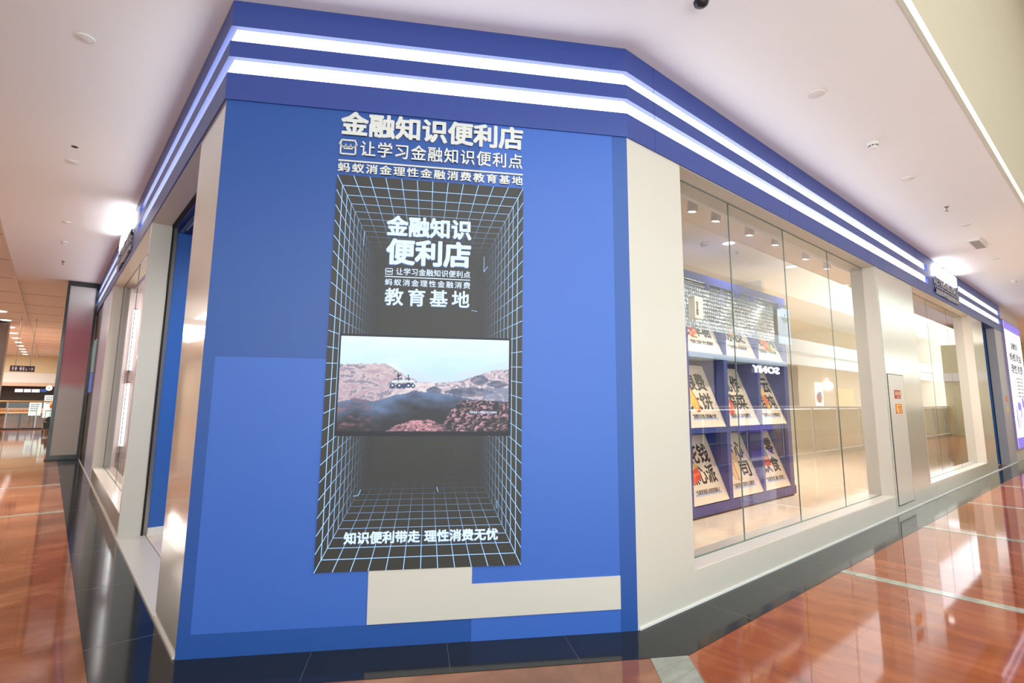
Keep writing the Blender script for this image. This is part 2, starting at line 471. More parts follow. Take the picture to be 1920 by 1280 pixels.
struct(mb, 'ceiling_corridor', CEIL_TAN, 'tan panelled ceiling along the corridor on the far left')
mb = MB(); mb.box(FYM(17.0), -.83, .8, H, 4.5, -.1, 0); struct(mb, 'trim_5', CEIL_TAN)

# storefront corner walls --------------------------------------------------
fo = path_at(0, 4.49, 3.83); bo = path_at(-.32, 4.49, 3.83)
mb = MB(); mb.prism([fo[1], fo[2], bo[2], bo[1]][::-1], 0, 3.45)
wall_front = struct(mb, 'wall_front', BLUE_DARK, 'deep blue corner face of the storefront')
mb = MB(); mb.box(FCH, .072, 1.06, .134, 1.743, 0, .002)
struct(mb, 'painted_panel', BLUE_LIGHT, 'brighter blue painted block low on the left', wall_front)
mb = MB(); mb.box(FCH, 1.70, 2.684, .0, 3.449, 0, .002)
struct(mb, 'painted_panel', BLUE_LIGHT, 'brighter blue painted block on the right', wall_front)
mb = MB(); mb.box(FCH, 1.0, 1.70, .134, .5, 0, .0019)
struct(mb, 'painted_panel', BLUE_LIGHT, 'brighter blue painted strip under the screen', wall_front)
mb = MB(); mb.plate(FCH, [(1.062, .137), (2.684, .145), (2.684, .352), (1.698, .343), (1.698, .46), (1.058, .46)], .0, .010)
struct(mb, 'painted_panel', CREAM, 'cream stepped block along the foot of the wall', wall_front)

mb = MB(); mb.prism([fo[0], fo[1], bo[1], bo[0]][::-1], 0, 3.45, CREAM_GLOSS)
mb.box(FLT, -7.16, -7.09, 0, 3.45, -.20, 0, CREAM)
mb.box(FLT, -11.83, -7.16, 0, .245, -.20, 0, mat('low wall sheen', srgb(176, 160, 140), .12, metal=.35))
mb.box(FLT, -12.0, -11.83, 0, 3.45, -.20, 0, CREAM)
mb.box(FLT, -14.05, -12.0, 0, 3.45, -.3, 0, LAVENDER)
mb.box(FLT, -16.6, -14.05, 0, 3.45, -.3, -.02, DARKWALL)
struct(mb, 'wall_left', CREAM_GLOSS, 'cream and lavender piers of the left storefront')
mb = MB(); mb.box(FLT, -60, -3.75, 0.0, .02, -.003, .012)
mb.box(FLT, -7.09, -4.49, -.01, .012, -.24, 0)
struct(mb, 'baseboard_left', mat('threshold strip', srgb(206, 198, 186), .3))

mb = MB(); mb.prism([fo[2], fo[3], bo[3], bo[2]][::-1], 0, 3.45, CREAM)
mb.box(FRT, 3.83, 8.90, 0, .245, -.30, 0, CREAM)
mb.box(FRT, 8.90, 10.78, 0, 3.45, -.30, 0, PALE_METAL)
mb.box(FRT, 10.78, 15.55, 0, .245, -.30, 0, PALE_METAL)
mb.box(FRT, 15.55, 16.78, 0, 3.45, -.30, 0, PALE_METAL)
mb.box(FRT, 18.5, 19.64, 0, 3.45, -.30, 0, GREYWALL)
mb.box(FRT, 19.64, 23, 0, H, -.30, 0, CREAM)
mb.box(FRT, 8.93, 8.955, .0, 3.45, 0, .006, CREAM)
struct(mb, 'wall_right', CREAM, 'cream and satin metal piers of the right storefront')
mb = MB(); mb.box(FRT, 3.13, 19.6, 0, .018, -.01, .010)
struct(mb, 'baseboard_right', mat('white base strip', srgb(226, 226, 220), .4))
# window sills and reveals are the tops of the low walls: pale boards
mb = MB(); mb.box(FRT, 3.84, 8.89, .245, .252, -.3, -.004); mb.box(FRT, 10.79, 15.54, .245, .252, -.3, -.004)
mb.box(FLT, -11.82, -7.17, .245, .252, -.2, -.004)
struct(mb, 'trim_6', mat('sill board', srgb(226, 216, 206), .22, coat=.4), 'pale boards on the window sills')

# fascia --------------------------------------------------------------------
YL, XR, FO, FB = 16.6, 19.62, .012, -.34
mb = MB()
wrap(mb, YL, XR, FO, FB, 3.982, H - .001)
wrap(mb, YL, XR, FO, FB, 3.757, 3.872)
wrap(mb, YL, XR, FO, FB, 3.45, 3.64)
wrap(mb, YL, XR, -.06, FB, 3.64, 3.757); wrap(mb, YL, XR, -.06, FB, 3.872, 3.982)
for z0, z1 in ((3.872, 3.982), (3.64, 3.757)):
    mb.box(FLT, -11.20, -8.475, z0, z1, -.07, FO)
    mb.box(FRT, 11.93, 14.49, z0, z1, -.07, FO)
    mb.box(FRT, 19.57, XR, z0, z1, -.07, FO); mb.box(FLT, -16.6, -16.55, z0, z1, -.07, FO)
struct(mb, 'trim_7', BLUE_FASCIA, 'blue fascia band wrapped around the top of the storefront')
mb = MB()
for x in (3.47, 6.0, 8.6, 11.2): mb.box(FRT, x - .0015, x + .0015, 3.45, H - .003, FO, FO + .0012)
for x in (1.4,): mb.box(FCH, x - .001, x + .001, 3.64, 3.76, -.03, -.027)
struct(mb, 'trim_8', mat('fascia seam', srgb(40, 50, 128), .5))
# underside of the fascia over the openings
mb = MB()
mb.box(FRT, 3.83, 8.9, 3.45, 3.456, -.3, -.001, mat('reveal paint', srgb(222, 200, 184), .4)); mb.box(FRT, 10.78, 15.55, 3.444, 3.45, -.345, -.001)
mb.box(FRT, 3.84, 8.89, 3.444, 3.45, -.345, -.001)
mb.box(FLT, -11.83, -7.16, 3.444, 3.45, -.3, -.001); mb.box(FLT, -7.09, -4.49, 3.444, 3.45, -.19, -.001)
mb.box(FRT, 3.5, 19.2, 3.43, 3.80, -.36, -.342); mb.box(FLT, -12, -3.9, 3.43, 3.80, -.36, -.342)
mb.box(FRT, 8.88, 8.899, .246, 3.45, -.31, -.001); mb.box(FRT, 15.53, 15.549, .246, 3.45, -.31, -.001); mb.box(FRT, 10.781, 10.80, .246, 3.45, -.31, -.001)
struct(mb, 'trim_9', mat('reveal paint pale', srgb(204, 196, 182), .4))


def strip(name_label, build):
    for z0, z1, which in ((3.872, 3.982, 'upper'), (3.64, 3.757, 'lower')):
        mb = MB(); build(mb, z0 + .0005, z1 - .0005)
        o = mb.build('light_strip', LED)
        tag(o, name_label % which, 'light', 'white light strips along the fascia')


strip('long %s white light strip wrapping the blue storefront corner', lambda mb, z0, z1: wrap(mb, 8.47, 11.925, -.028, -.058, z0, z1))
strip('%s white light strip beyond the lettering on the left fascia', lambda mb, z0, z1: mb.box(FLT, -16.54, -11.205, z0, z1, -.058, -.028))
strip('%s white light strip beyond the lettering on the right fascia', lambda mb, z0, z1: mb.box(FRT, 14.495, 19.565, z0, z1, -.058, -.028))


def shop_icon(mb, F, a0, a1, b0, b1, o0, o1, m):
    """little outlined stall with a scalloped awning"""
    w_, h_ = a1 - a0, b1 - b0; t = w_ * .085
    def bar(p, q, th=t):
        p, q = V((a0 + p[0] * w_, b0 + p[1] * h_)), V((a0 + q[0] * w_, b0 + q[1] * h_))
        d = (q - p).normalized(); n = V((-d.y, d.x)) * th / 2; e = d * th / 2
        mb.plate(F, [tuple(p - e - n), tuple(q + e - n), tuple(q + e + n), tuple(p - e + n)], o0, o1, m)
    bar((.14, .95), (.86, .95)); bar((.14, .95), (.03, .70)); bar((.86, .95), (.97, .70))
    bar((.03, .70), (.10, .58)); bar((.97, .70), (.90, .58))
    bar((.09, .60), (.09, .05)); bar((.91, .60), (.91, .05)); bar((.09, .05), (.91, .05))
    pr = None
    for k in range(3):
        for i in range(7):
            an = math.pi * (1 + i / 6)
            p = (.10 + .8 * (k + .5) / 3 + .8 / 6 * math.cos(an), .66 + .16 * math.sin(an))
            if pr: bar(pr, p, t * .8)
            pr = p
    bar((.28, .40), (.72, .40), t * .8)


HEAD, SUB, CAP = '金融知识便利店', '让学习金融知识便利点', '蚂蚁消金理性金融消费教育基地'


def sign(F, a0, a1, zh0, zh1, zs0, zs1, zr, zc0, zc1, off, depth, mh, ml, label, loc):
    root = empty('lettering_sign', loc, label, 'sign')
    wd = a1 - a0
    mb = MB(); text(mb, HEAD, F, a0 + .003 * wd, a1, zh0, zh1, off, off + depth, None, .034)
    mb.build('headline', mh, root)
    ih = zs1 - zs0
    mb = MB(); shop_icon(mb, F, a0, a0 + ih * 1.08, zs0, zs1, off, off + depth, None); mb.build('stall_icon', ml, root)
    mb = MB(); text(mb, SUB, F, a0 + .11 * wd, a1 - .003 * wd, zs0, zs1, off, off + depth, None, .014, 1.12)
    mb.build('tagline', ml, root)
    mb = MB(); mb.box(F, a0, a1, zr, zr + .0105 * wd / 1.27, off, off + depth); mb.build('rule', ml, root)
    mb = MB(); text(mb, CAP, F, a0, a1, zc0, zc1, off, off + depth, None, .022, 1.22); mb.build('caption', ml, root)
    return root


sign(FCH, .738, 2.008, 3.268, 3.443, 3.128, 3.238, 3.080, 3.004, 3.082 - .010, .0025, .012, LETTER, LETTER,
     'cream raised lettering on the blue corner wall above the tall screen', A0 + cd * .74 + Z3 * 3.0 + cn * .003)
sign(FRT, 12.34, 14.25, 3.895, 4.125, 3.70, 3.85, 3.655, 3.525, 3.625, FO + .008, .022, SIGNLIT, LETTER_SIDE,
     'glowing white lettering with grey lines on the right fascia', (12.34, yR - .03, 3.52))
sign(FLT, -10.95, -9.02, 3.895, 4.125, 3.70, 3.85, 3.655, 3.525, 3.625, FO + .008, .022, SIGNLIT, LETTER_SIDE,
     'glowing white lettering with grey lines on the left fascia', (xA - .03, 10.95, 3.52))

# ================================================================== SCREEN
SX0, SX1, SZ0, SZ1 = .738, 2.011, .448, 2.982
root = empty('video_screen', A0 + cd * 1.37 + Z3 * SZ0, 'tall dark screen showing a glowing grid tunnel and Chinese lettering on the blue wall', 'screen')
mb = MB(); mb.box(FCH, SX0, SX1, SZ0, SZ1, .003, .014); mb.build('display_panel', SCREENBLACK, root)
W_, H_ = SX1 - SX0, SZ1 - SZ0
cx, cz = (SX0 + SX1) / 2, (SZ0 + SZ1) / 2


def vcol(o, cols):
    at = o.data.color_attributes.new('Col', 'FLOAT_COLOR', 'POINT')
    for i, c in enumerate(cols): at.data[i].color = c


# tunnel of lines
vs, fs, cs = [], [], []


def scr(j): return 1 / (1 + .062 * j)


def line(p, q, th, c0, c1, o):
    p, q = V(p), V(q); d = q - p
    if d.length < 1e-6: return
    d.normalize(); n = V((-d.y, d.x)) * th / 2; b = len(vs)
    for x in (p - n, q - n, q + n, p + n): vs.append(FCH.p(x.x, x.y, o))
    for c in (c0, c1, c1, c0): cs.append(tuple(v_ * c for v_ in srgb(150, 196, 245)[:3]) + (1,))
    fs.append((b, b + 1, b + 2, b + 3))


def bri(j): return max(.03, 1.0 * math.exp(-(j / 5.6) ** 1.5))


NJ = 17
for j in range(1, NJ):
    s = scr(j); x0, x1, z0, z1 = cx - W_ / 2 * s, cx + W_ / 2 * s, cz - H_ / 2 * s, cz + H_ / 2 * s
    t = .0048 * (s ** 1.2); b = bri(j)
    for p, q in (((x0, z0), (x1, z0)), ((x1, z0), (x1, z1)), ((x1, z1), (x0, z1)), ((x0, z1), (x0, z0))): line(p, q, t, b, b, .0146)
for i in range(0, 13):
    for e in (-1, 1):
        for j in range(NJ - 1):
            sa, sb = scr(j), scr(j + 1); fx = (i / 12 - .5) * W_
            line((cx + fx * sa, cz + e * H_ / 2 * sa), (cx + fx * sb, cz + e * H_ / 2 * sb), .0046 * sa, bri(j), bri(j + 1), .0148)
for i in range(1, 24):
    for e in (-1, 1):
        for j in range(NJ - 1):
            sa, sb = scr(j), scr(j + 1); fz = (i / 24 - .5) * H_
            line((cx + e * W_ / 2 * sa, cz + fz * sa), (cx + e * W_ / 2 * sb, cz + fz * sb), .0042 * sa, bri(j), bri(j + 1), .0148)
s = scr(NJ - 1)
for i in range(1, 12): line((cx + (i / 12 - .5) * W_ * s, cz - H_ / 2 * s), (cx + (i / 12 - .5) * W_ * s, cz + H_ / 2 * s), .002, .05, .05, .0146)
for i in range(1, 24): line((cx - W_ / 2 * s, cz + (i / 24 - .5) * H_ * s), (cx + W_ / 2 * s, cz + (i / 24 - .5) * H_ * s), .002, .05, .05, .0146)
for p, q in (((1.74, 2.47), (1.74, 2.36)), ((1.74, 2.36), (1.765, 2.40)), ((1.66, 2.09), (1.70, 2.085)), ((.935, 2.6), (.93, 2.5)),
             ((.99, .93), (.975, .895)), ((.975, .895), (.945, .893)), ((1.46, .94), (1.47, .91)), ((1.79, 1.28), (1.79, 1.255)), ((1.85, .85), (1.85, .80))):
    line(p, q, .0035, .8, .8, .0150)
o = MB().mesh(vs, fs, None).build('grid_tunnel', SCRLINE, root); vcol(o, cs)

# screen lettering
def scr_text(name, body, a0, a1, b0, b1, bold, space=1.0, edge=0.0):
    mb = MB()
    if edge: text(mb, body, FCH, a0 - edge, a1 - edge * .2, b0 - edge * 1.6, b1 - edge * .8, .0150, .0153, SCREDGE, bold, space)
    text(mb, body, FCH, a0, a1, b0, b1, .0154, .0158, SCRTEXT, bold, space)
    return mb.build(name, SCRTEXT, root)


scr_text('headline', HEAD[:4], 1.075, 1.649, 2.578, 2.722, .036, 1.0, .004)
scr_text('headline', HEAD[4:], 1.080, 1.649, 2.380, 2.562, .037, 1.0, .005)
mb = MB(); shop_icon(mb, FCH, 1.079, 1.130, 2.310, 2.355, .0152, .0157, None); mb.build('stall_icon', SCRTEXT, root)
scr_text('tagline', SUB, 1.150, 1.647, 2.312, 2.360, .014, 1.05)
mb = MB(); mb.box(FCH, 1.079, 1.647, 2.295, 2.301, .0152, .0157); mb.build('rule', SCRTEXT, root)
scr_text('caption', CAP[:10], 1.081, 1.648, 2.238, 2.284, .014, 1.28)
scr_text('caption', CAP[10:], 1.084, 1.645, 2.104, 2.222, .02, 1.38, .003)
scr_text('slogan', '知识便利带走', .902, 1.365, .606, .680, .034, 1.0, .003)
scr_text('slogan', '理性消费无忧', 1.391, 1.860, .606, .679, .034, 1.0, .003)

# landscape picture inside the screen
PX0, PX1, PZ0, PZ1 = .822, 1.920, 1.289, 1.893
mb = MB(); mb.box(FCH, PX0 - .012, PX1 + .012, PZ0 - .03, PZ1 + .014, .0150, .0162); mb.build('picture_border', mat('picture border', srgb(24, 27, 36), .5), root)


def fbm(x, y, o=5, s=0.0):
    a, f_, t = .5, 1.0, 0.0
    for _ in range(o):
        t += a * noise.noise(V((x * f_ + s, y * f_ - s * .7, s))); a *= .55; f_ *= 2.05
    return t


def pl(x, pts):
    if x <= pts[0][0]: return pts[0][1]
    for (xa, ya), (xb, yb) in zip(pts, pts[1:]):
        if x <= xb: return ya + (yb - ya) * (x - xa) / (xb - xa)
    return pts[-1][1]


def mixc(a, b, t):
    t = max(0, min(1, t)); return tuple(a[i] + (b[i] - a[i]) * t for i in range(3))


def paint(u, v):
    n1 = fbm(u * 6, v * 8, 5, 3.1); n2 = fbm(u * 16 + v * 9, v * 26 - u * 8, 4, 7.7); n3 = fbm(u * 40, v * 40, 2, 1.7)
    c = mixc((186, 222, 242), (222, 240, 248), (v - .55) * 2.2 + n1 * .35)          # sky
    hz = pl(u, [(0, .66), (.3, .70), (.45, .62), (.62, .60), (.8, .66), (1, .78)]) + n1 * .05
    if v < hz: c = mixc(c, (204, 216, 230), .5 + n1 * .5)
    plume = math.exp(-((u - .29) / .06) ** 2 - ((v - .60) / .12) ** 2)
    c = mixc(c, (236, 244, 248), plume)
    cl = pl(u, [(0, .70), (.26, .71), (.33, .64), (.42, .55), (.5, .50), (1, .50)]) + n2 * .02   # left cliff
    if v < cl and u < .5:
        c = mixc((216, 202, 200), (176, 152, 168), .25 + n2 * 1.8 + (cl - v) * 1.0)
        if n2 < -.12: c = mixc(c, (104, 104, 136), .65)
    sand = pl(u, [(.24, .30), (.33, .44), (.42, .52), (.6, .52), (.7, .54), (.8, .60), (.9, .66), (1, .68)]) + n2 * .02
    if v < sand and u > .26:
        c = mixc((226, 214, 214), (184, 166, 182), .3 + n2 * 2.0 + max(0, (u - .55)) * .4)
        if u > .55 and n3 + n2 < -.12: c = mixc(c, (120, 116, 142), .7)
    for (ua, ub, vc, hh) in ((.76, .88, .55, .055), (.86, 1.0, .51, .04), (.50, .60, .43, .045), (.60, .92, .42, .05)):
        if ua < u < ub and abs(v - vc) < hh * (1 - abs((u - (ua + ub) / 2) / ((ub - ua) / 2)) ** 2):
            c = mixc((82, 92, 120), (140, 134, 150), .4 + n2 * 2)
    if u > .84 and .34 < v < .47: c = mixc(c, (116, 128, 156), .8 + n2)
    dk = pl(u, [(0, .30), (.10, .34), (.20, .31), (.33, .38), (.45, .43), (.56, .41), (.66, .39), (.76, .35), (.9, .33), (1, .33)]) + n2 * .03
    if v < dk:
        k = (dk - v) / .28
        c = mixc((92, 116, 154), (36, 36, 44), k * 1.1 + n1 * .9)
        if u < .27: c = mixc(c, (146, 100, 110), max(0, n2 * 3 + .1) * (1 - u / .3))
    rk = pl(u, [(.54, -.05), (.60, .06), (.66, .24), (.72, .33), (.85, .33), (1, .31)])
    if v < rk and u > .54:
        st = math.sin((u * 1.8 - v * .9) * 62 + n2 * 12) * .6 + n2 * 1.0 + n3 * .6
        c = mixc((38, 36, 44), (206, 150, 168), max(0, st * 1.2) * (1.15 if (u - .8) ** 2 + (v - .2) ** 2 < .05 else .75))
    bk = pl(u, [(.26, -.02), (.32, .05), (.42, .11), (.52, .12), (.59, .08), (.62, -.02)]) + n2 * .01
    if v < bk and .26 < u < .62:
        c = mixc((70, 54, 66), (224, 160, 170), .5 + math.sin((v * 2.2 - u * .4) * 60 + n2 * 14) * .35 + n3)
    return c


GX, GY = 200, 110
vs, fs, cs = [], [], []
for j in range(GY + 1):
    for i in range(GX + 1):
        u, v = i / GX, j / GY
        vs.append(FCH.p(PX0 + (PX1 - PX0) * u, PZ0 + (PZ1 - PZ0) * v, .0166))
        r, g, b = paint(u, v); cs.append(srgb(max(0, r), max(0, g), max(0, b)))
for j in range(GY):
    for i in range(GX):
        a = j * (GX + 1) + i; fs.append((a, a + 1, a + GX + 2, a + GX + 1))
pic = MB().mesh(vs, fs, None).build('landscape_picture', SCR, root); vcol(pic, cs)
ROVER = mat('rover dark', (.02, .02, .03, 1), .5, emis=srgb(44, 60, 92), estr=.6)
ROVERL = mat('rover light', (.02, .02, .03, 1), .5, emis=srgb(206, 222, 238), estr=.6)
mb = MB()
pu = lambda u, v: (PX0 + (PX1 - PX0) * u, PZ0 + (PZ1 - PZ0) * v)


def blob(u, v, ru, rv, m, n=14, o=.0172):
    mb.plate(FCH, [pu(u + ru * math.cos(2 * math.pi * i / n), v + rv * math.sin(2 * math.pi * i / n)) for i in range(n)], .0168, o, m)


def bar2(u0, v0, u1, v1, t, m, o=.0176):
    p, q = V((u0, v0)), V((u1, v1)); d = (q - p).normalized(); n = V((-d.y, d.x)) * t
    mb.plate(FCH, [pu(*(p - n)), pu(*(q - n)), pu(*(q + n)), pu(*(p + n))], .0168, o, m)


for u, ru in ((.305, .017), (.345, .022), (.372, .012), (.398, .020), (.425, .014)): blob(u, .475 + .01 * (u > .39), ru, .030, ROVER)
for u in (.305, .345, .398, .425): blob(u, .482, .006, .010, ROVERL, 10, .0178)
bar2(.30, .52, .43, .53, .010, ROVERL); bar2(.31, .545, .36, .56, .006, ROVER); bar2(.34, .52, .335, .62, .003, ROVER); bar2(.365, .52, .37, .60, .003, ROVERL)
bar2(.40, .53, .395, .60, .003, ROVER); bar2(.41, .55, .44, .49, .004, ROVERL); bar2(.33, .575, .352, .60, .008, ROVER); bar2(.38, .56, .41, .55, .006, ROVER)
mb.build('rover_silhouette', ROVER, root)
mb = MB(); text(mb, 'MARS LANDSCAPES', FCH, *(pu(.765, 0)[0], pu(.928, 0)[0]), pu(0, .192)[1], pu(0, .214)[1], .0170, .0176, SCRTEXT, .03, 1.15)
mb.build('picture_caption', SCRTEXT, root)

# ================================================================== RIGHT WINDOWS
def window(name, F, edges, z0, z1, label, gm=GLASS):
    root = bpy.data.objects.new(name, None); COL.objects.link(root); WORLD[root.name] = V((0, 0, 0))
    root['kind'] = 'structure'; root['label'] = label; root['category'] = 'window'
    for a, b in zip(edges, edges[1:]):
        mb = MB(); o_ = -GL - .012
        mb.face([F.p(a + .003, z0, -GL), F.p(b - .003, z0, -GL), F.p(b - .003, z1, -GL), F.p(a + .003, z1, -GL)])
        g = mb.build('glass_pane', gm, root)
    mb = MB()
    for a in edges[1:-1]: mb.box(F, a - .004, a + .004, z0, z1, -GL - .008, -GL + .002)
    mb.box(F, edges[0], edges[-1], z1 - .006, z1, -GL - .01, -GL + .004); mb.box(F, edges[0], edges[-1], z0, z0 + .006, -GL - .01, -GL + .004)
    mb.box(F, edges[-1] - .006, edges[-1], z0, z1, -GL - .01, -GL + .004)
    mb.box(F, edges[0], edges[0] + .006, z0, z1, -GL - .01, -GL + .004)
    mb.build('glass_joint', GLASSEDGE, root)
    return root


window('window_1', FRT, [3.83, 4.94, 6.19, 7.52, 8.90], .252, 3.444, 'large four pane shop window on the right storefront')
window('window_2', FRT, [10.78, 12.4, 14.0, 15.55], .252, 3.444, 'farther three pane shop window on the right storefront')
window('window_3', FLT, [-11.83, -9.6, -7.16], .252, 3.444, 'narrow seen shop window on the left storefront', GLASS_SIDE)

# ================================================================== SHOP INTERIOR
mb = MB(); mb.prism([(xA + .25, 4.4), (1.3, 4.0), (3.4, 2.75), (3.7, 2.5), (19.3, 2.5), (19.3, 8), (.95, 8), (.95, 13)][:6] + [(19.3, 12.4), (.95, 12.4)], -.01, .012)
struct(mb, 'floor_shop', STOREFLOOR)
mb = MB(); mb.prism([(1.05, 4.4), (1.4, 3.9), (3.4, 2.7), (19.3, 2.66), (19.3, 12.4), (1.05, 12.4)], 3.8, 3.9)
struct(mb, 'ceiling_shop', STORECEIL, 'warm beige ceiling inside the shop')
mb = MB(); mb.box(FYM(7.6), 3.2, 19.3, .012, 3.8, -.1, 0); mb.box(FXM(19.2), -7.6, -2.7, .012, 3.8, -.1, 0); struct(mb, 'wall_back', STOREWALL)
mb = MB(); mb.box(FXM(10.2), -7.6, -4.5, .012, 3.8, -.12, 0); struct(mb, 'wall_inner', STOREWALL)
mb = MB(); mb.box(FYM(7.09), .965, 3.2, .012, 3.38, -.1, 0); struct(mb, 'wall_entrance', mat('entrance blue', srgb(46, 98, 178), .35))
mb = MB(); mb.box(FYM(7.09), .965, 3.2, .012, .085, 0, .012); struct(mb, 'baseboard_entrance', WHITE)
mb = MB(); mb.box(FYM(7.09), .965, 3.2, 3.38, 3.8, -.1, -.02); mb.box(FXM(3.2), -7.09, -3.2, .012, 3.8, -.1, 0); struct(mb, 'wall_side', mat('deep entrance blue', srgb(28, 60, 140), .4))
mb = MB(); mb.box(FYM(11.35), .93, 4, .012, 3.8, -.1, 0); struct(mb, 'wall_far', mat('pinkish grey shop wall', srgb(176, 160, 160), .35))
mb = MB(); mb.box(FXM(4), -11.4, -7.1, .012, 3.8, -.1, 0); struct(mb, 'wall_middle', STOREWALL)

# entrance shutter guide and transom bar
root = empty('door_2', (.93, 7.05, 0), 'dark metal shutter track and transom around the blue entrance', 'door'); root['kind'] = 'structure'
mb = MB(); mb.box(FYM(7.09), .908, .928, .012, 3.45, 0, .012, BLACK); mb.box(FYM(7.09), .928, .962, .012, 3.45, 0, .02, STEEL); mb.build('shutter_guide', STEEL, root)
mb = MB(); mb.box(FXM(.905), -7.09, -4.49, 3.425, 3.449, -.03, 0); mb.build('shutter_slot', BLACK, root)
mb = MB(); mb.box(FXM(.99), -7.07, -4.49, 3.375, 3.405, -.03, 0); mb.build('transom_bar', STEEL, root)

# light tubes in the left window
for k, (z0, z1) in enumerate(((.62, 1.72), (1.90, 3.0))):
    root = empty('tube_light', (1.03, 11.3, z0), ('lower' if k == 0 else 'upper') + ' upright white light tube inside the left shop window', 'light', 'upright light tubes in the left window')
    mb = MB(); mb.tube((1.03, 11.30, z0 + .02), (1.03, 11.30, z1 - .02), .032, n=14); mb.build('glowing_tube', LEDTUBE, root)
    mb = MB(); mb.tube((1.03, 11.30, z0), (1.03, 11.30, z0 + .02), .03, n=14); mb.tube((1.03, 11.30, z1 - .02), (1.03, 11.30, z1), .03, n=14); mb.box(FYM(11.35), 1.01, 1.05, z0, z1, 0, .02)
    mb.build('tube_holder', DARK, root)

# display shelf -------------------------------------------------------------
SHY = 3.80
FS = FYM(SHY)
XS = [6.27, 7.27, 8.30, 9.26, 9.45]
ZS = [.18, 1.157, 2.16]
root = empty('display_shelf', (7.9, SHY, .012), 'blue display unit with nine compartments of slanted posters behind the window', 'shelf')
mb = MB(); mb.box(FS, 6.27, 9.45, .04, .165, -.46, 0); mb.build('base', SHELFBLUE, root)
mb = MB(); mb.box(FS, 6.30, 9.42, .012, .04, -.44, -.03); mb.build('plinth', DARK, root)
for z in (1.08, 2.085):
    mb = MB(); mb.box(FS, 6.36, 9.40, z, z + .072, -.46, 0); mb.build('shelf_board', SHELFPALE if z > 2 else SHELFBLUE, root)
mb = MB(); mb.box(FS, 6.27, 9.45, 3.12, 3.25, -.46, .0); mb.build('top_panel', SHELFBLUE, root)
for i, x0, x1 in ((0, 6.27, 6.36), (1, 7.27, 7.37), (2, 8.30, 8.38), (3, 9.26, 9.40)):
    mb = MB(); mb.box(FS, x0, x1, .165, 3.12, -.46, -.0005 if i else 0); mb.build('divider', SHELFBLUE, root)
mb = MB(); mb.box(FS, 6.27, 9.45, .165, 3.12, -.48, -.46); mb.build('back_panel', SHELFBLUE, root)
mb = MB(); mb.box(FS, 9.12, 9.60, 2.46, 3.08, .002, .012); pn = mb.build('reflection_panel', SHELFPALE, root); pn['label'] = 'pale blue panel with tiny dark text, standing in for a sign reflection'  # solid panel drawn for a sign's reflection in the window glass
mb = MB()
for k, (a, b) in enumerate(((9.24, 9.56), (9.26, 9.54), (9.31, 9.49))): mb.box(FS, a, b, 2.90 - .03 * k, 2.91 - .03 * k, .013, .014)
mb.plate(FS, [(9.40 + .016 * math.cos(t), 2.955 + .022 * math.sin(t)) for t in np.linspace(0, 6.28, 13)[:-1]], .013, .0145)
mb.build('notice_text', INK, pn)

# posters
RA = V((0, .34, .87)).normalized(); RN = V((0, -RA.z, RA.y))
RL = .925


def oval(mb, F, cx_, cy_, rx, ry, o0, o1, m, n=18, wob=0):
    mb.plate(F, [(cx_ + rx * (1 + wob * math.sin(3 * t)) * math.cos(t), cy_ + ry * math.sin(t)) for t in np.linspace(0, 2 * math.pi, n + 1)[:-1]], o0, o1, m)


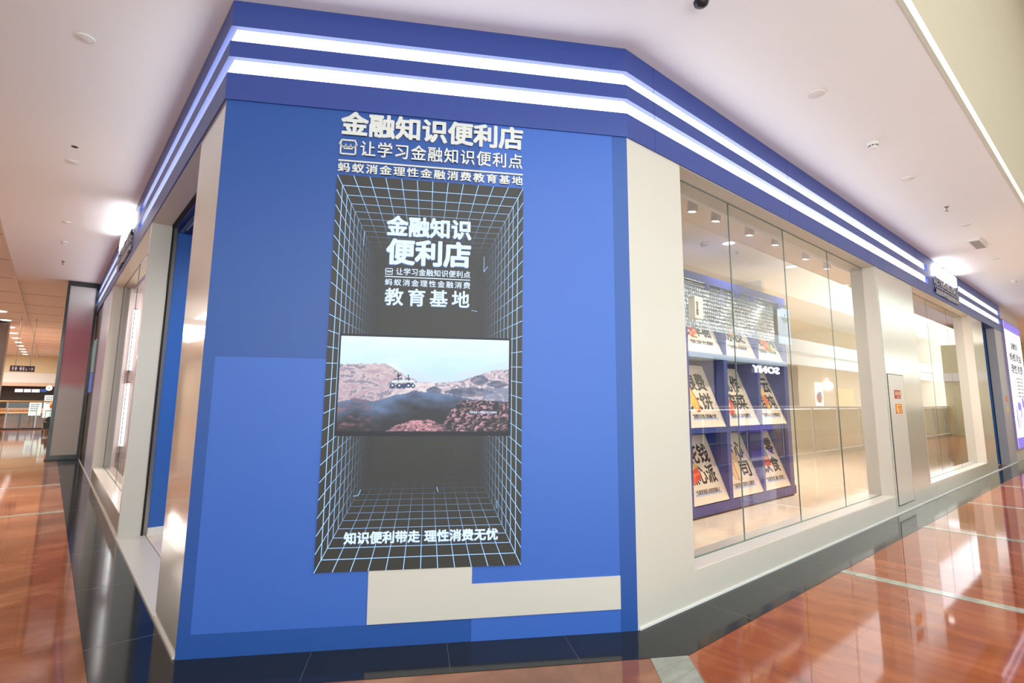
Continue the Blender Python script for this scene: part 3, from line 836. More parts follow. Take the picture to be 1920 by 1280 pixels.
def icon(F, kind, w_):
    mb = MB(); a = (.0015, .0030); b = (.0030, .0042)
    if kind == 'candy':
        for x, y, m in ((.10, .45, ICON_RED), (.20, .40, ICON_ORANGE), (.30, .38, ICON_RED), (.26, .28, ICON_RED), (.36, .33, ICON_ORANGE)):
            oval(mb, F, x, y, .055, .05, *a, m); oval(mb, F, x - .012, y + .015, .016, .014, *b, PAPER)
        oval(mb, F, .33, .24, .06, .012, *a, ICON_GREEN)
    elif kind == 'bowl':
        mb.plate(F, [(.30, .52), (.54, .50), (.53, .42), (.47, .36), (.36, .36), (.31, .43)], *a, ICON_ORANGE)
        oval(mb, F, .42, .52, .12, .045, *a, ICON_BEIGE); oval(mb, F, .42, .525, .10, .032, *b, YELLOW)
    elif kind == 'salad':
        oval(mb, F, .50, .28, .13, .09, *a, ICON_RED, wob=.1); oval(mb, F, .42, .36, .09, .05, *a, ICON_ORANGE); oval(mb, F, .60, .25, .05, .10, .002, .0034, ICON_GREEN); oval(mb, F, .50, .27, .08, .04, *b, ICON_ORANGE)
    elif kind == 'pancake':
        mb.plate(F, [(.22, .72), (.34, .62), (.42, .36), (.40, .24), (.32, .22), (.20, .36), (.16, .58)], *a, ICON_RED)
        mb.plate(F, [(.20, .74), (.31, .64), (.39, .36), (.36, .26), (.28, .25), (.17, .40), (.13, .60)], .002, .0036, YELLOW)
        for x, y in ((.30, .34), (.26, .44), (.33, .40), (.24, .54), (.29, .30)): oval(mb, F, x, y, .012, .012, .0036, .0044, ICON_ORANGE)
        mb.plate(F, [(.16, .66), (.24, .70), (.25, .52), (.18, .50)], .0036, .0046, mat('icon brown', srgb(150, 92, 40), .5))
    elif kind == 'jar':
        oval(mb, F, .22, .32, .11, .14, *a, ICON_RED); oval(mb, F, .22, .44, .09, .05, .002, .0034, ICON_BEIGE); oval(mb, F, .20, .34, .05, .05, *b, PAPER)
        oval(mb, F, .22, .26, .09, .03, *b, ICON_ORANGE)
    elif kind == 'drumstick':
        mb.plate(F, [(.40, .58), (.50, .54), (.54, .36), (.50, .24), (.42, .24), (.38, .40)], *a, ICON_ORANGE); oval(mb, F, .45, .55, .07, .07, .002, .0036, YELLOW); oval(mb, F, .48, .30, .03, .05, *b, YELLOW)
    elif kind == 'cake':
        mb.plate(F, [(.02, .52), (.10, .60), (.40, .47), (.40, .34), (.06, .24)], *a, ICON_RED)
        mb.plate(F, [(.02, .54), (.12, .63), (.42, .50), (.10, .40)], .002, .0038, YELLOW); mb.plate(F, [(.04, .37), (.40, .42), (.40, .39), (.04, .33)], *b, ICON_ORANGE)
    elif kind == 'toast':
        mb.plate(F, [(.24, .24), (.48, .22), (.50, .46), (.56, .54), (.50, .62), (.30, .62), (.22, .52)], *a, ICON_BEIGE)
        mb.plate(F, [(.27, .27), (.45, .25), (.47, .44), (.44, .52), (.30, .50)], .002, .0036, mat('icon crumb', srgb(240, 214, 170), .5)); mb.box(F, .34, .36, .22, .48, .0036, .0044, ICON_RED)
    elif kind == 'hotpot':
        oval(mb, F, .40, .47, .12, .06, *a, ICON_RED); mb.plate(F, [(.28, .47), (.52, .47), (.48, .36), (.32, .36)], *a, ICON_RED)
        for x in (.32, .40, .48): oval(mb, F, x, .56, .03, .07, .002, .0036, ICON_GREEN)
        oval(mb, F, .40, .48, .09, .03, *b, ICON_ORANGE)
    return mb


POST = [
    (2, 0, '百', '甘草糖', '“经典之选利 常忆蜜糖甜”', 'candy', 'candies', 'top row, left'),
    (2, 1, '发皮', '凉皮', '“万事俱备 再添凉皮”', 'bowl', 'orange bowl', 'top row, middle'),
    (2, 2, '招焰', '烙锅', '“热锅热菜 下单要冷静”', 'salad', 'red and green dish', 'top row, right'),
    (1, 0, '浪费', '大饼', '“消费写充饥 但别画大饼”', 'pancake', 'yellow pancake', 'middle row, left'),
    (1, 1, '乱作', '榨菜', '“莫贪因人焦 当心吃成榨菜”', 'jar', 'red jar', 'middle row, middle'),
    (1, 2, '云', '馄饨', '“别跟风从众 不含糊混吞”', 'drumstick', 'orange drumstick', 'middle row, right'),
    (0, 0, '花钱', '点心派', '“凡是花钱后 必定有真心”', 'cake', 'yellow and red cake slice', 'bottom row, left'),
    (0, 1, '贪心', '吐司', '“以吐司切 都算不占便宜”', 'toast', 'beige toast', 'bottom row, middle'),
    (0, 2, '零', '饮食', '“荤素搭配 量入而食”', 'hotpot', 'red pot with greens', 'bottom row, right'),
]
X0 = [6.36, 7.37, 8.38]; X1 = [7.27, 8.30, 9.26]
for r, c, l1, l2, cap, kind, pic_, where in POST:
    O = V((X0[c] + .004, SHY - .002, ZS[r] - .012)); F = Fr(O, (1, 0, 0), RA, RN); wd = X1[c] - X0[c] - .008
    root = empty('poster', O, 'cream slanted poster with %s picture, %s of display unit' % (pic_, where), 'poster', 'food posters in the display unit')
    mb = MB(); mb.box(F, 0, wd, 0.012, RL, -.012, 0); mb.build('board', PAPER, root)
    e1 = .79 if len(l1) == 2 else .82
    mb = MB()
    if len(l1) == 2: text(mb, l1, F, .27, .79, .53, .80, .0008, .0016, None, .028)
    else: text(mb, l1, F, .54, .82, .53, .80, .0008, .0016, None, .028)
    text(mb, l2, F, .10 if len(l2) == 3 else .17, .79, .255, .505, .0008, .0016, None, .028)
    mb.build('headline', INK, root)
    icon(F, kind, wd).build('food_picture', ICON_RED, root)
    mb = MB(); mb.box(F, .13, .78, .115, .145, .0004, .001, HILITE); text(mb, cap, F, .14, .76, .135, .195, .0012, .002, INK, .02); mb.build('caption', INK, root)

# textured glass sheet hung on a rod
root = empty('hanging_glass_screen', (7.5, 3.74, 3.1), 'bubbled glass sheet hanging on rods before the top posters of the display', 'panel')
mb = MB(); mb.face([(6.20, 3.745, 2.46), (8.86, 3.745, 2.46), (8.86, 3.745, 3.055), (6.20, 3.745, 3.055)]); mb.build('textured_sheet', GLASS_TEX, root)
for z in (3.065, 3.10):
    mb = MB(); mb.tube((6.05, 3.745, z), (9.42, 3.745, z), .009, n=10); mb.build('rod', DARK, root)
for x in (6.80, 7.68, 8.13, 9.08):
    mb = MB(); mb.box(FYM(3.745), x - .05, x + .05, 3.03, 3.115, -.05, .016); mb.build('clamp', SHELFBLUE, root)
root = empty('box_sign', (6.42, 3.76, 2.57), 'small white box sign with black text left of the top posters', 'sign')
mb = MB(); mb.box(FYM(3.745), 6.30, 6.50, 2.57, 2.86, .006, .10); mb.build('case', WHITE, root)
mb = MB(); text(mb, '甘\n草', FYM(3.645), 6.32, 6.39, 2.60, 2.80, .0004, .0015, None, .02); mb.build('sign_text', INK, root)

# shop spotlights
spot_xs = [(5.22, 2.98), (5.71, 2.97), (6.52, 2.96), (7.19, 2.93), (8.24, 2.95), (9.09, 2.96)]
sp0 = None
names = ['first', 'second', 'third', 'fourth', 'fifth', 'sixth']
for k, (x, y) in enumerate(spot_xs):
    lab = 'white cylinder spotlight on the shop ceiling, %s of six from the left' % names[k]
    if sp0 is None:
        sp0 = empty('spotlight', (x, y, 3.8), lab, 'spotlight', 'cylinder spotlights in the shop')
        mb = MB(); mb.lathe((x, y, 3.8), (0, .12, -1), [(.03, 0), (.03, .03), (.055, .03), (.055, .235), (.05, .24), (.048, .22), (.0, .215)], 20); mb.build('lamp_body', WHITE, sp0)
        mb = MB(); mb.lathe((x, y, 3.8), (0, .12, -1), [(.047, .222), (.03, .232), (0.0005, .235)], 20); mb.build('lens', LAMPLIT, sp0)
    else: copy_tree(sp0, (x, y, 3.8), lab)
    l = bpy.data.lights.new('spot_beam', 'SPOT'); l.energy = 36; l.color = (1, .88, .74); l.spot_size = 1.5; l.spot_blend = .6; l.shadow_soft_size = .05
    o = bpy.data.objects.new('spot_beam', l); COL.objects.link(o); o.location = (x, y + .03, 3.54)
    o.rotation_euler = (math.radians(22), 0, 0)


def disc(name, loc, r, label, cat, group, body=WHITE, face=None, deep=.012):
    root = empty(name, loc, label, cat, group)
    x, y, z = loc
    mb = MB(); mb.lathe(loc, (0, 0, -1), [(r, 0), (r, deep * .6), (r * .93, deep), (r * .84, deep * .8)], 28)
    if face is None: mb.lathe(loc, (0, 0, -1), [(r * .84, deep * .8), (0.0005, deep * .8)], 28)
    mb.build('rim', body, root)
    if face is not None:
        mb = MB(); mb.lathe(loc, (0, 0, -1), [(r * .84, deep * .7), (0.0005, deep * .7)], 28); mb.build('diffuser', face, root)
    else:
        mb = MB(); mb.lathe(loc, (0, 0, -1), [(r * .80, deep * .82), (r * .76, deep * 1.0), (0.0005, deep * 1.05)], 28); mb.build('cover', body, root)
    return root


disc('downlight', (7.38, 3.69, 3.8), .10, 'round shop downlight behind the first spotlights', 'downlight', 'round downlights in the shop', WHITE, DISCLIT)
disc('downlight', (9.48, 3.66, 3.8), .10, 'round shop downlight farther right behind the spotlights', 'downlight', 'round downlights in the shop', WHITE, DISCLIT)
for k, x in enumerate((11.8, 12.6, 13.6)):
    disc('downlight', (x, 3.6, 3.8), .10, 'round downlight in the second window, %s of three' % names[k], 'downlight', 'round downlights in the shop', WHITE, DISCLIT)
disc('downlight', (1.5, 10.6, 3.8), .10, 'nearer round downlight inside the left shop window', 'downlight', 'round downlights in the shop', WHITE, LAMPLIT)
disc('downlight', (1.5, 9.6, 3.8), .10, 'farther round downlight inside the left shop window', 'downlight', 'round downlights in the shop', WHITE, LAMPLIT)


def detector(loc, label, r=.055):
    root = empty('smoke_detector', loc, label, 'smoke detector', 'smoke detectors')
    mb = MB(); mb.lathe(loc, (0, 0, -1), [(r, 0), (r, .015), (r * .8, .03)], 20); mb.build('base', WHITE, root)
    mb = MB(); mb.lathe(loc, (0, 0, -1), [(r * .72, .028), (r * .7, .045), (r * .45, .06), (.0005, .062)], 20); mb.build('sensor_head', WHITE, root)
    mb = MB()
    for i in range(8):
        t = i * math.pi / 4; mb.tube((loc[0] + r * .72 * math.cos(t), loc[1] + r * .72 * math.sin(t), loc[2] - .034), (loc[0] + r * .72 * math.cos(t + .4), loc[1] + r * .72 * math.sin(t + .4), loc[2] - .034), .006, n=6)
    mb.build('vent_slots', DARK, root)
    return root


detector((7.15, 3.95, 3.8), 'white smoke detector on the shop ceiling near the downlight')


def sprinkler(loc, label):
    root = empty('sprinkler', loc, label, 'sprinkler', 'fire sprinklers'); x, y, z = loc
    mb = MB(); mb.lathe(loc, (0, 0, -1), [(.035, 0), (.03, .008), (.010, .010), (.010, .03), (.0005, .03)], 18); mb.build('escutcheon', STEEL, root)
    mb = MB(); mb.tube((x - .012, y, z - .028), (x - .014, y, z - .06), .004, n=8); mb.tube((x + .012, y, z - .028), (x + .014, y, z - .06), .004, n=8); mb.build('frame_arm', STEEL, root)
    mb = MB(); mb.lathe((x, y, z - .058), (0, 0, -1), [(.0005, 0), (.026, .001), (.026, .004), (.0005, .006)], 18); mb.build('deflector', STEEL, root)
    return root


sprinkler((7.9, 3.82, 3.8), 'fire sprinkler hanging from the shop ceiling')

# ceiling devices outside ----------------------------------------------------
for k, (x, y) in enumerate(((-.06, 4.9), (-.06, 7.75), (-.05, 10.63))):
    disc('ceiling_speaker', (x, y, H), .062, 'round white ceiling disc above the left walkway, %s counting from the camera' % names[k], 'ceiling disc', 'round ceiling discs')
for k, (x, y) in enumerate(((4.86, 1.57), (7.60, 1.55), (10.28, 1.45), (13.10, 1.50))):
    disc('ceiling_speaker', (x, y, H), .066, 'round white ceiling disc above the right walkway, %s counting from the camera' % names[k], 'ceiling disc', 'round ceiling discs')
detector((6.27, 1.538, H), 'white smoke detector on the ceiling above the right walkway')
detector((-.05, 12.05, H), 'white smoke detector on the ceiling above the left walkway')
root = empty('recessed_spot', (-.05, 7.25, H), 'small dark round hole in the ceiling above the left walkway', 'spot')
mb = MB(); mb.lathe((-.05, 7.25, H), (0, 0, -1), [(.035, 0), (.035, .004), (.028, .005)], 20); mb.build('rim', STEEL, root)
mb = MB(); mb.lathe((-.05, 7.25, H), (0, 0, -1), [(.028, .0025), (.0005, .0025)], 20); mb.build('dark_recess', BLACK, root)
sprinkler((9.14, 1.475, H), 'fire sprinkler on the ceiling above the right walkway')
sprinkler((-.04, 13.9, H), 'fire sprinkler on the ceiling far along the left walkway')
root = empty('security_camera', (3.07, 1.657, H), 'dark dome camera at the top edge of the ceiling', 'camera')
mb = MB(); mb.lathe((3.07, 1.64, H), (0, 0, -1), [(.06, 0), (.06, .02), (.05, .024)], 24); mb.build('housing', WHITE, root)
mb = MB(); mb.lathe((3.07, 1.64, H), (0, 0, -1), [(.05, .022), (.045, .045), (.025, .062), (.0005, .066)], 24); mb.build('dome', DARK, root)
root = empty('exit_lamp', (11.6, 1.52, H), 'flat oblong white fitting on the ceiling near the right lettering', 'lamp')
mb = MB(); mb.box(FDN(H), 11.25, 11.95, 1.44, 1.60, 0, .035); mb.build('casing', WHITE, root)
mb = MB(); mb.box(FDN(H), 11.3, 11.9, 1.46, 1.58, .035, .04); mb.build('grille', mat('grille grey', srgb(150, 148, 146), .5), root)
detector((15.8, 1.55, H), 'dark domed detector on the ceiling at the far right')

# fire cabinet ---------------------------------------------------------------
root = empty('fire_cabinet', (9.4, yR - .004, .12), 'pale flush cabinet door with two red warning stickers on the metal pier', 'cabinet')
mb = MB(); mb.box(FRT, 9.02, 9.77, .118, 1.905, 0, .006); d_ = mb.build('door', CREAM, root)
mb = MB(); mb.box(FRT, 9.008, 9.02, .11, 1.915, 0, .0045); mb.box(FRT, 9.77, 9.782, .11, 1.915, 0, .0045); mb.box(FRT, 9.008, 9.782, 1.905, 1.917, 0, .0045); mb.box(FRT, 9.008, 9.782, .106, .118, 0, .0045)
mb.build('door_gap', DARK, root)
mb = MB(); mb.box(FRT, 9.25, 9.56, 1.565, 1.69, .006, .0075); st = mb.build('warning_sticker', RED, d_)
mb = MB(); text(mb, '消火栓', FRT, 9.28, 9.53, 1.612, 1.675, .008, .009, None, .03); text(mb, '火警119', FRT, 9.36, 9.53, 1.575, 1.60, .008, .009, None, .02); mb.build('sticker_text', ICON_BEIGE, d_)
mb = MB(); mb.box(FRT, 9.25, 9.57, 1.352, 1.49, .006, .0075); mb.build('warning_sticker', ORANGE, d_)
mb = MB(); oval(mb, FRT, 9.33, 1.42, .04, .045, .008, .009, YELLOW); oval(mb, FRT, 9.47, 1.40, .05, .035, .008, .009, YELLOW); oval(mb, FRT, 9.36, 1.385, .02, .03, .009, .0095, PAPER); oval(mb, FRT, 9.47, 1.40, .02, .02, .009, .0095, RED); mb.box(FRT, 9.29, 9.53, 1.463, 1.478, .008, .009, YELLOW)
mb.build('sticker_drawing', YELLOW, d_)

# right doorway, lit poster ---------------------------------------------------
mb = MB(); mb.box(FRT, 16.78, 18.5, .012, 3.45, -.32, -.26)
o = struct(mb, 'door_1', mat('door blue', srgb(30, 78, 140), .3), 'dark blue door panel set back in the right storefront')
mb = MB(); mb.box(FRT, 18.47, 18.499, .012, 3.45, -.26, -.19, mat('door edge blue', srgb(40, 96, 160), .35)); mb.box(FRT, 18.475, 18.499, .012, 3.45, -.19, -.168); struct(mb, 'door_frame', DARK, parent=o)
root = empty('lit_poster', (21.1, yR - .01, .31), 'tall glowing white poster with violet drawing at the far right', 'poster')
mb = MB(); mb.box(FRT, 19.66, 22.63, .31, 3.82, 0, .05); mb.build('frame', mat('poster frame', srgb(150, 140, 190), .4), root)
mb = MB(); mb.box(FRT, 19.70, 22.59, .35, 3.78, .05, .054); mb.build('lit_face', LIGHTBOX, root)
mb = MB(); mb.box(FRT, 19.70, 22.59, 3.55, 3.78, .054, .057); mb.build('header_band', VIOLET, root)
mb = MB(); mb.box(FRT, 19.70, 22.59, .35, .62, .054, .057); mb.build('footer_band', VIOLET, root)
mb = MB()
text(mb, '金融知识', FRT, 20.5, 21.7, 3.05, 3.25, .0545, .057, INKGREY, .02)
text(mb, '蚂蚁消金', FRT, 20.1, 22.2, 2.70, 2.95, .0545, .057, INKGREY, .02); text(mb, '理性消费', FRT, 20.1, 22.2, 2.36, 2.62, .0545, .057, INKGREY, .02)
for k in range(6): text(mb, '让学习金融知识便利点', FRT, 20.2, 22.1, 2.2 - .1 * k, 2.26 - .1 * k, .0545, .056, INKGREY, .01)
mb.build('poster_text', INKGREY, root)
mb = MB()
for k in range(26):
    x = 20.0 + random.random() * 2.3; z = .75 + random.random() * .4; h_ = .25 + random.random() * .5; t_ = .02 + random.random() * .03
    mb.plate(FRT, [(x, z), (x + t_, z), (x + t_ + .1, z + h_), (x + .1, z + h_)], .0545, .0565, VIOLET)
oval(mb, FRT, 20.7, 1.45, .28, .12, .0545, .056, VIOLET); oval(mb, FRT, 21.5, 1.55, .2, .16, .0545, .056, VIOLET)
mb.build('line_drawing', VIOLET, root)
root = empty('notice_plate', (18.9, yR - .005, 1.4), 'pair of small orange stickers beside the lit poster', 'sticker')
mb = MB(); mb.box(FRT, 18.98, 19.25, 1.56, 1.72, 0, .003); mb.build('upper_sticker', ORANGE, root)
mb = MB(); mb.box(FRT, 18.98, 19.25, 1.30, 1.46, 0, .003); mb.build('lower_sticker', ICON_BEIGE, root)

# far right end of the aisle
mb = MB(); mb.box(FXM(34), -30, 1.4, 0, 4.4, -.3, 0); mb.box(FXM(33.9), -3.2, 1.4, 2.6, 3.0, -.1, 0, WHITE); struct(mb, 'wall_end', OLIVE)
mb = MB(); mb.prism([(23, .79), (34, .79), (34, 17), (23, 17)], 4.3, 4.4); struct(mb, 'ceiling_far', CEIL)
mb = MB(); mb.box(FYM(4.5), 23, 34, 0, 4.3, -.2, 0); struct(mb, 'wall_recess', mat('pale olive wall', srgb(196, 190, 150), .5))

# ================================================================== LEFT BACKGROUND
BOARD = gradient_board()
root = empty('poster_board', (.4, 16.2, 0), 'tall pink to grey faded board in a dark frame at the left end', 'board')
mb = MB(); mb.box(FYM(16.2), .10, .70, .03, 4.165, -.4, 0); mb.build('backing', DARK, root)
mb = MB(); mb.box(FYM(16.2), .155, .645, .12, 4.05, 0, .012); mb.build('printed_sheet', BOARD, root)
mb = MB()
for a, b, c, d in ((.10, .155, .03, 4.165), (.645, .70, .03, 4.165), (.155, .645, .03, .12), (.155, .645, 4.05, 4.165)): mb.box(FYM(16.2), a, b, c, d, 0, .03)
mb.build('frame', mat('granite frame', srgb(52, 56, 56), .12), root)
mb = MB(); mb.box(FYM(16.2), .08, .71, 0, .03, -.4, .02); mb.build('plinth', DARK, root)
root = empty('wall_screen', (.68, 15.6, 1.9), 'narrow teal and blue screen strip behind the dark frame on the left', 'screen')
mb = MB(); mb.box(FLT, -15.9, -15.2, 2.0, 2.75, -.02, .0); mb.build('upper_display', SCREENTEAL, root)
mb = MB(); mb.box(FLT, -15.9, -15.2, 1.55, 1.98, -.02, .0); mb.build('lower_display', SCREENBLUE, root)

mb = MB(); mb.box(FYM(60), -9, 3, 0, 4.4, -.2, 0); struct(mb, 'wall_shop', SHOPLIT)
mb = MB(); mb.box(FXM(.72), -60, -17, 0, 4.4, -.2, 0); struct(mb, 'wall_corridor', mat('corridor wall', srgb(190, 172, 150), .4))
mb = MB(); mb.box(Fr((-6.5, 0, 0), (0, 1, 0), Z3, (1, 0, 0)), -1.4, 60, 0, 4.3, -.2, 0); struct(mb, 'wall_outer', mat('outer corridor wall', srgb(196, 178, 156), .5))
# dark panelled pier at the left edge
mb = MB(); mb.box(FYM(28), -3.2, -1.42, 0, 4.2, -1, 0); struct(mb, 'wall_pier', BROWN, 'dark brown panelled pier at the left edge')

# downlights along the corridor
dl0 = None
for k in range(10):
    y = 24.7 + k * 2.87; loc = (-1.5, y, 4.25)
    lab = 'lit round downlight in the tan corridor ceiling, number %d from the near end' % (k + 1)
    if dl0 is None: dl0 = disc('corridor_downlight', loc, .17, lab, 'downlight', 'downlights along the corridor', WHITE, SHOPSIGN)
    else: copy_tree(dl0, loc, lab)

# hanging toilet sign
root = empty('hanging_sign', (-.9, 26, 2.6), 'dark hanging sign with white toilet pictograms and an arrow', 'sign')
FH = FYM(26)
mb = MB(); mb.box(FH, -1.13, -.46, 2.29, 2.50, -.05, 0); mb.build('sign_panel', mat('sign brown', srgb(52, 40, 42), .4), root)
mb = MB()
SW = mat('pictogram white', srgb(226, 214, 226), .5)


def person(x, skirt=False, s=1.0):
    oval(mb, FH, x, 2.458, .014 * s, .014, .001, .004, None, 10)
    mb.plate(FH, [(x - .02 * s, 2.44), (x + .02 * s, 2.44), (x + (.032 if skirt else .018) * s, 2.37), (x - (.032 if skirt else .018) * s, 2.37)], .001, .004)
    mb.box(FH, x - .014 * s, x - .002, 2.325, 2.37, .001, .004); mb.box(FH, x + .002, x + .014 * s, 2.325, 2.37, .001, .004)


person(-1.05); person(-.97, True); person(-.84, True, 1.2); person(-.765, False, 1.1)
oval(mb, FH, -.69, 2.36, .022, .028, .001, .004, None, 10); mb.box(FH, -.705, -.69, 2.37, 2.42, .001, .004)
mb.box(FH, -.62, -.52, 2.385, 2.40, .001, .004); mb.plate(FH, [(-.55, 2.44), (-.535, 2.45), (-.50, 2.392), (-.535, 2.335), (-.55, 2.345), (-.52, 2.392)], .001, .004)
mb.build('pictograms', SW, root)
mb = MB(); mb.tube((-1.0, 26.03, 2.5), (-1.0, 26.03, 4.25), .012, n=8); mb.tube((-.6, 26.03, 2.5), (-.6, 26.03, 4.25), .012, n=8); mb.build('hanger_rod', STEEL, root)

# glass railing at the end of the corridor
root = empty('glass_railing', (-.7, 31, 0), 'glass railing with brass handrail at the end of the left corridor', 'railing')
for k in range(4):
    x = -2.2 + k * .95
    mb = MB(); mb.face([(x + .02, 31, .05), (x + .93, 31, .05), (x + .93, 31, 1.14), (x + .02, 31, 1.14)]); mb.build('glass_panel', GLASS_RAIL, root)
    mb = MB(); mb.box(FYM(31), x - .02, x + .02, 0, 1.16, -.02, .02); mb.build('post', STEEL, root)
mb = MB(); mb.tube((-2.2, 31, 1.18), (1.6, 31, 1.18), .035, n=12); mb.build('handrail', BRASS, root)
mb = MB(); mb.box(FYM(31), -2.2, 1.6, 0, .06, -.03, .03); mb.build('bottom_rail', DARK, root)
# wooden slatted bench beyond the railing
root = empty('slatted_bench', (-.7, 33.2, 0), 'long orange wooden slatted bench beyond the glass railing', 'bench')
WOOD = mat('orange wood', srgb(214, 150, 96), .5)
mb = MB(); mb.box(FYM(33.2), -2.0, .4, .62, .66, -.5, 0); mb.build('seat', WOOD, root)
mb = MB(); mb.box(FYM(33.2), -2.0, .4, .66, .84, -.54, -.5)
for k in range(26): mb.box(FYM(33.2), -1.95 + .06 * k, -1.925 + .06 * k, .68, .82, -.5, -.48, BROWN)
mb.build('backrest', WOOD, root)
for x in (-1.9, -.9, .2): mb = MB(); mb.box(FYM(33.2), x, x + .08, 0, .62, -.45, -.05); mb.build('leg', DARK, root)
# shopfront behind
mb = MB(); mb.box(FYM(52), -9, .7, 2.35, 4.26, -.2, 0, mat('cream bulkhead', srgb(226, 214, 178), .6)); mb.box(FYM(51.9), -9, .7, 2.3, 3.0, -.1, 0, BALCONY); mb.box(FYM(51.85), -9, .7, 2.05, 2.3, -.1, .2, mat('canopy lip', srgb(214, 190, 164), .5)); struct(mb, 'wall_canopy', BALCONY, 'cream shop bulkhead with white canopy at the corridor end')
mb = MB(); mb.box(FYM(54), -9, .7, 0, 2.35, -.2, 0); struct(mb, 'wall_shopfront', DARKWALL)
FB_ = FYM(53.98)
for k, (x0, x1) in enumerate(((-1.9, -1.45), (-1.40, -1.0), (-.95, -.5))):
    mb = MB(); mb.box(FB_, x0, x1, 1.62, 1.86, -.02, 0); tag(mb.build('menu_board', mat('menu glow', srgb(210, 214, 216), .4, emis=(.8, .85, .9, 1), estr=.5)), 'lit white menu board over the far counter, %s of three' % names[k], 'menu board', 'menu boards')
mb = MB(); mb.box(FB_, -.45, -.1, 1.66, 1.88, -.02, 0); tag(mb.build('menu_screen', SCREENBLUE), 'small blue lit screen right of the far menu boards', 'screen')
root = empty('round_sign', (.15, 51, 2.0), 'round white shop sign at the far corridor end', 'sign')
FRS = FYM(50)
mb = MB(); oval(mb, FRS, .02, 1.92, .17, .17, -.05, 0, None, 24); mb.build('disc', SHOPSIGN, root)
mb = MB(); oval(mb, FRS, .02, 1.93, .07, .06, .001, .004, None, 16); mb.box(FRS, -.06, .10, 1.83, 1.85, .001, .004); mb.build('emblem', ICON_ORANGE, root)
mb = MB(); mb.box(FRS, .15, .73, 1.90, 1.94, -.05, -.02); mb.build('bracket', DARK, root)
for k, (x, z0, z1, wd, nm) in enumerate(((-.58, .55, 1.12, .42, 'wider'), (-.10, .45, 1.45, .36, 'taller'))):
    root = empty('notice_stand', (x, 32, 0), '%s white notice stand behind the far glass railing' % nm, 'sign', 'notice stands by the railing')
    mb = MB(); mb.box(FYM(32), x, x + wd, z0, z1, -.03, 0); mb.build('notice_sheet', mat('notice white', srgb(206, 226, 220), .5, emis=(.8, .9, .88, 1), estr=.3), root)
    mb = MB()
    for q in range(4): mb.box(FYM(32), x + .05, x + wd - .06 - .03 * q, z1 - .1 - .09 * q, z1 - .07 - .09 * q, .001, .003)
    mb.build('notice_text', INKGREY, root)
    mb = MB(); mb.tube((x + wd / 2, 32.03, 0), (x + wd / 2, 32.03, z0), .02, n=8); mb.box(FUP(0), x, x + wd, 31.9, 32.2, .0, .02); mb.build('stand', DARK, root)
# stroller and orange float at the pillar edge
root = empty('stroller', (.02, 27.5, 0), 'small dark stroller beside the far edge of the framed board', 'stroller')
mb = MB(); mb.box(FYM(27.5), -.02, .22, .22, .42, -.4, 0); mb.box(FYM(27.5), .08, .22, .42, .62, -.4, -.3); mb.build('seat', DARK, root)
for x in (-.02, .20):
    for y in (27.48, 27.86):
        mb = MB(); mb.tube((x - .015, y, .075), (x + .015, y, .075), .075, n=16); mb.build('wheel', BLACK, root)
        mb = MB(); mb.tube((x, y, .1), (x, y + .02, .3), .012, n=8); mb.build('leg', STEEL, root)
mb = MB(); mb.tube((.0, 27.9, .5), (.0, 28.05, .85), .012, n=8); mb.tube((.2, 27.9, .5), (.2, 28.05, .85), .012, n=8); mb.tube((.0, 28.05, .85), (.2, 28.05, .85), .014, n=8); mb.build('handle', STEEL, root)
root = empty('balloon', (.14, 29, .95), 'orange curved balloon beside the far edge of the framed board', 'balloon')
mb = MB(); mb.lathe((.14, 29, .92), (.55, 0, 1), [(.0005, 0), (.07, .04), (.11, .13), (.12, .22), (.10, .32), (.05, .39), (.0005, .41)], 18); mb.build('balloon_skin', ICON_ORANGE, root)
mb = MB(); mb.tube((.14, 29, .92), (.14, 29, .02), .005, n=6); mb.tube((.14, 29, 0), (.14, 29, .03), .06, n=12); mb.build('string', DARK, root)

# ================================================================== ATRIUM SIDE (seen in the shop glass and the polished floor)
root = empty('atrium_railing', (12, -1.35, 0), 'glass railing with steel posts along the atrium edge', 'railing')
mb = MB(); mb.tube((-8, -1.35, 1.36), (34, -1.35, 1.36), .04, n=12); mb.build('handrail', mat('rail white', srgb(226, 226, 222), .3), root)
mb = MB(); mb.box(FYP(-1.35), -34, 8, 0, .08, -.04, .04); mb.build('bottom_rail', STEEL, root)
for x in np.arange(-7, 34, 2.0):
    mb = MB(); mb.box(FYP(-1.35), -x - .04, -x + .04, .0, 1.34, -.03, .03); mb.build('post', STEEL, root)
    mb = MB(); mb.face([(x + .05, -1.35, .09), (x + 1.95, -1.35, .09), (x + 1.95, -1.35, 1.30), (x + .05, -1.35, 1.30)]); mb.build('glass_panel', GLASS_RAIL, root)
mb = MB(); mb.prism([(-9, -1.4), (70, -1.4), (70, -1.46), (-9, -1.46)][::-1], -1.0, 0); struct(mb, 'wall_slab', BALCONY)
mb = MB(); mb.prism([(2, -16), (70, -16), (70, -1.4), (2, -1.4)], -5.1, -5.0); struct(mb, 'floor_lower', mat('lower hall floor', srgb(226, 218, 204), .3))  # unseen lower floor, kept pale to bounce light up to the ceiling
mb = MB(); mb.prism([(3, -16), (70, -16), (70, -9), (3, -9)], -.8, 0); struct(mb, 'floor_opposite', GOLDFLOOR)
mb = MB(); mb.box(FYP(-9), -70, -3, 3.85, 5.5, -.6, 0); mb.box(FYP(-8.98), -70, -3, 4.55, 4.62, -.05, .06, STEEL); mb.prism([(3, -16), (70, -16), (70, -9.6), (3, -9.6)], 4.4, 4.6, CEIL); struct(mb, 'wall_balcony', BALCONY)
mb = MB(); mb.box(FYP(-9), -70, -3, -.9, .05, -.2, 0.02); struct(mb, 'wall_balcony_lower', BALCONY)
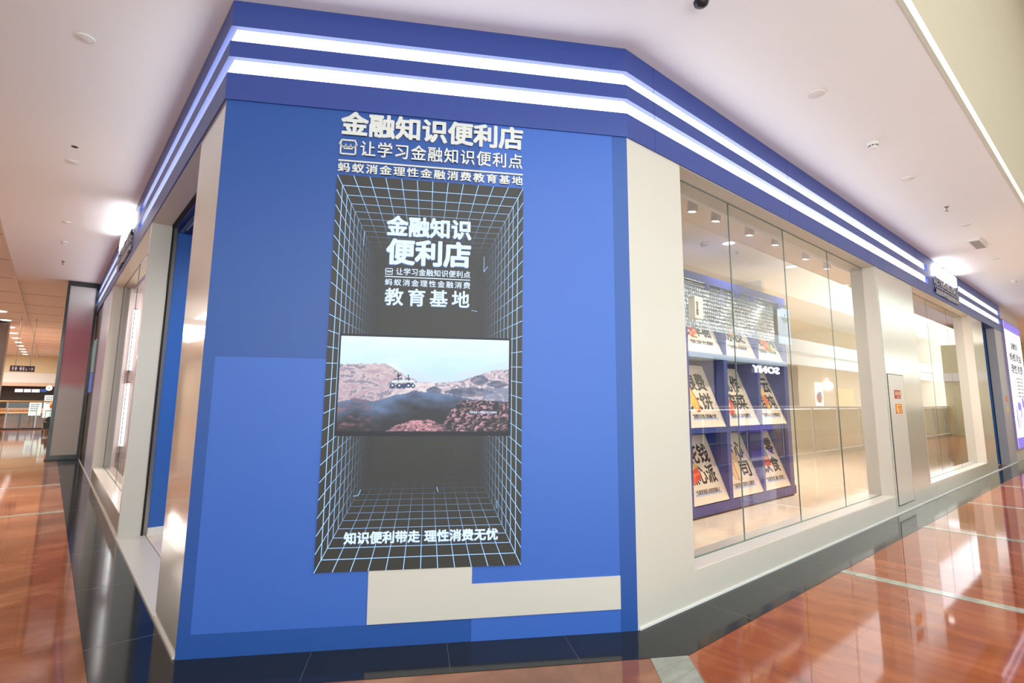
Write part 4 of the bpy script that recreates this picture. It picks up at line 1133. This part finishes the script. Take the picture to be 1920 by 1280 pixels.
mb = MB(); mb.box(FYP(-13), -70, -3, 0, 4.4, -.2, 0); struct(mb, 'wall_opposite', mat('opposite shopfront', srgb(216, 202, 178), .5))
mb = MB(); mb.box(FYP(-13), -70, -3, 5.0, 9.0, -.2, 0); struct(mb, 'wall_opposite_upper', mat('upper shopfront', srgb(206, 190, 160), .6))
mb = MB(); mb.box(FYP(-9), -70, -3, 8.2, 10.62, -5, 0); struct(mb, 'wall_balcony_upper', BALCONY)  # top carried up to the roof to keep sky out of reflections
mb = MB(); mb.box(FYP(-16), -70, -3, -5, 3.5, -.2, 0); struct(mb, 'wall_lower', GREENGLASS)
mb = MB(); mb.box(FXM(70), -1, 16, -5, 10, -.2, 0); struct(mb, 'wall_far_end', STOREWALL)
root = empty('opposite_railing', (30, -9, 0), 'glass railing of the opposite balcony', 'railing')
mb = MB(); mb.tube((0, -9, 1.2), (70, -9, 1.2), .04, n=10); mb.build('handrail', STEEL, root)
mb = MB(); mb.face([(0, -9, .05), (70, -9, .05), (70, -9, 1.15), (0, -9, 1.15)]); mb.build('glass_panel', GLASS_RAIL, root)
mb = MB(); mb.prism([(2, -9), (70, -9), (70, -6.5), (2, -6.5)], 10.6, 10.8); mb.prism([(2, -3.2), (70, -3.2), (70, .8), (2, .8)], 10.6, 10.8); struct(mb, 'ceiling_atrium', mat('light block roof', srgb(226, 220, 210), .7), 'pale roof bands added out of view to cut light from the atrium skylight')  # unseen roof bands, added to cut overhead light on bulkhead and floor
# opposite dark shop with the lit sign, and the shop with the fruit logo
root = empty('shop_sign', (39, -12.7, 2.9), 'dark shop sign board with lit white capital letters across the atrium', 'sign')
FO_ = FYP(-12.9)
mb = MB(); mb.box(FO_, -45.9, -33, 3.3, 4.38, -.1, 0.06); mb.box(FO_, -45.9, -33, .0, 3.3, -.1, 0.01); mb.build('sign_board', DARKWALL, root)
mb = MB(); text(mb, 'SONY', FO_, -42.35, -38.05, 3.58, 4.10, .062, .12, None, .02, 1.05); mb.build('sign_letters', SHOPSIGN, root)
root = empty('logo_sign', (52.3, -12.8, 2.5), 'lit white fruit shaped logo on the shop across the atrium', 'sign')
mb = MB(); LX, LZ, LRX, LRZ = -52.3, 2.98, .95, .42
body = []
for i in range(40):
    t = 2 * math.pi * i / 40
    r_ = 1.0 + .06 * math.cos(2 * t) - .16 * max(0, math.sin(t)) ** 14 - .10 * max(0, -math.sin(t)) ** 16
    x_, z_ = r_ * math.cos(t), r_ * math.sin(t)
    dx, dz = x_ - 1.12, z_ - .18
    if dx * dx + dz * dz < .42 ** 2:
        q = math.hypot(dx, dz); x_, z_ = 1.12 + dx / q * .42, .18 + dz / q * .42
    body.append((LX + x_ * LRX, LZ + z_ * LRZ))
mb.plate(FO_, body, 0, .1)
mb.plate(FO_, [(LX + a * LRX, LZ + b * LRZ) for a, b in ((.0, 1.06), (.12, 1.35), (.40, 1.52), (.36, 1.26), (.16, 1.10))], 0, .1)
mb.build('logo_shape', mat('lit logo', (1, 1, 1, 1), .4, emis=(1, 1, 1, 1), estr=1.6), root)
root = empty('shop_poster', (50, -12.8, 1.2), 'lit poster in the shop window across the atrium', 'poster')
mb = MB(); mb.box(FO_, -50.9, -49.2, 1.2, 3.2, 0, .05); mb.build('poster_face', LIGHTBOX, root)
mb = MB(); oval(mb, FO_, -50.0, 1.9, .6, .45, .051, .055, RED); oval(mb, FO_, -50.2, 2.2, .35, .22, .055, .06, SCREENBLUE); mb.build('poster_picture', RED, root)
mb = MB()
for x in (14, 20, 26, 56.5, 64): mb.box(FO_, -x - 2.2, -x + 2.2, .1, 2.8, -.02, 0)
struct(mb, 'window_4', SHOPLIT)
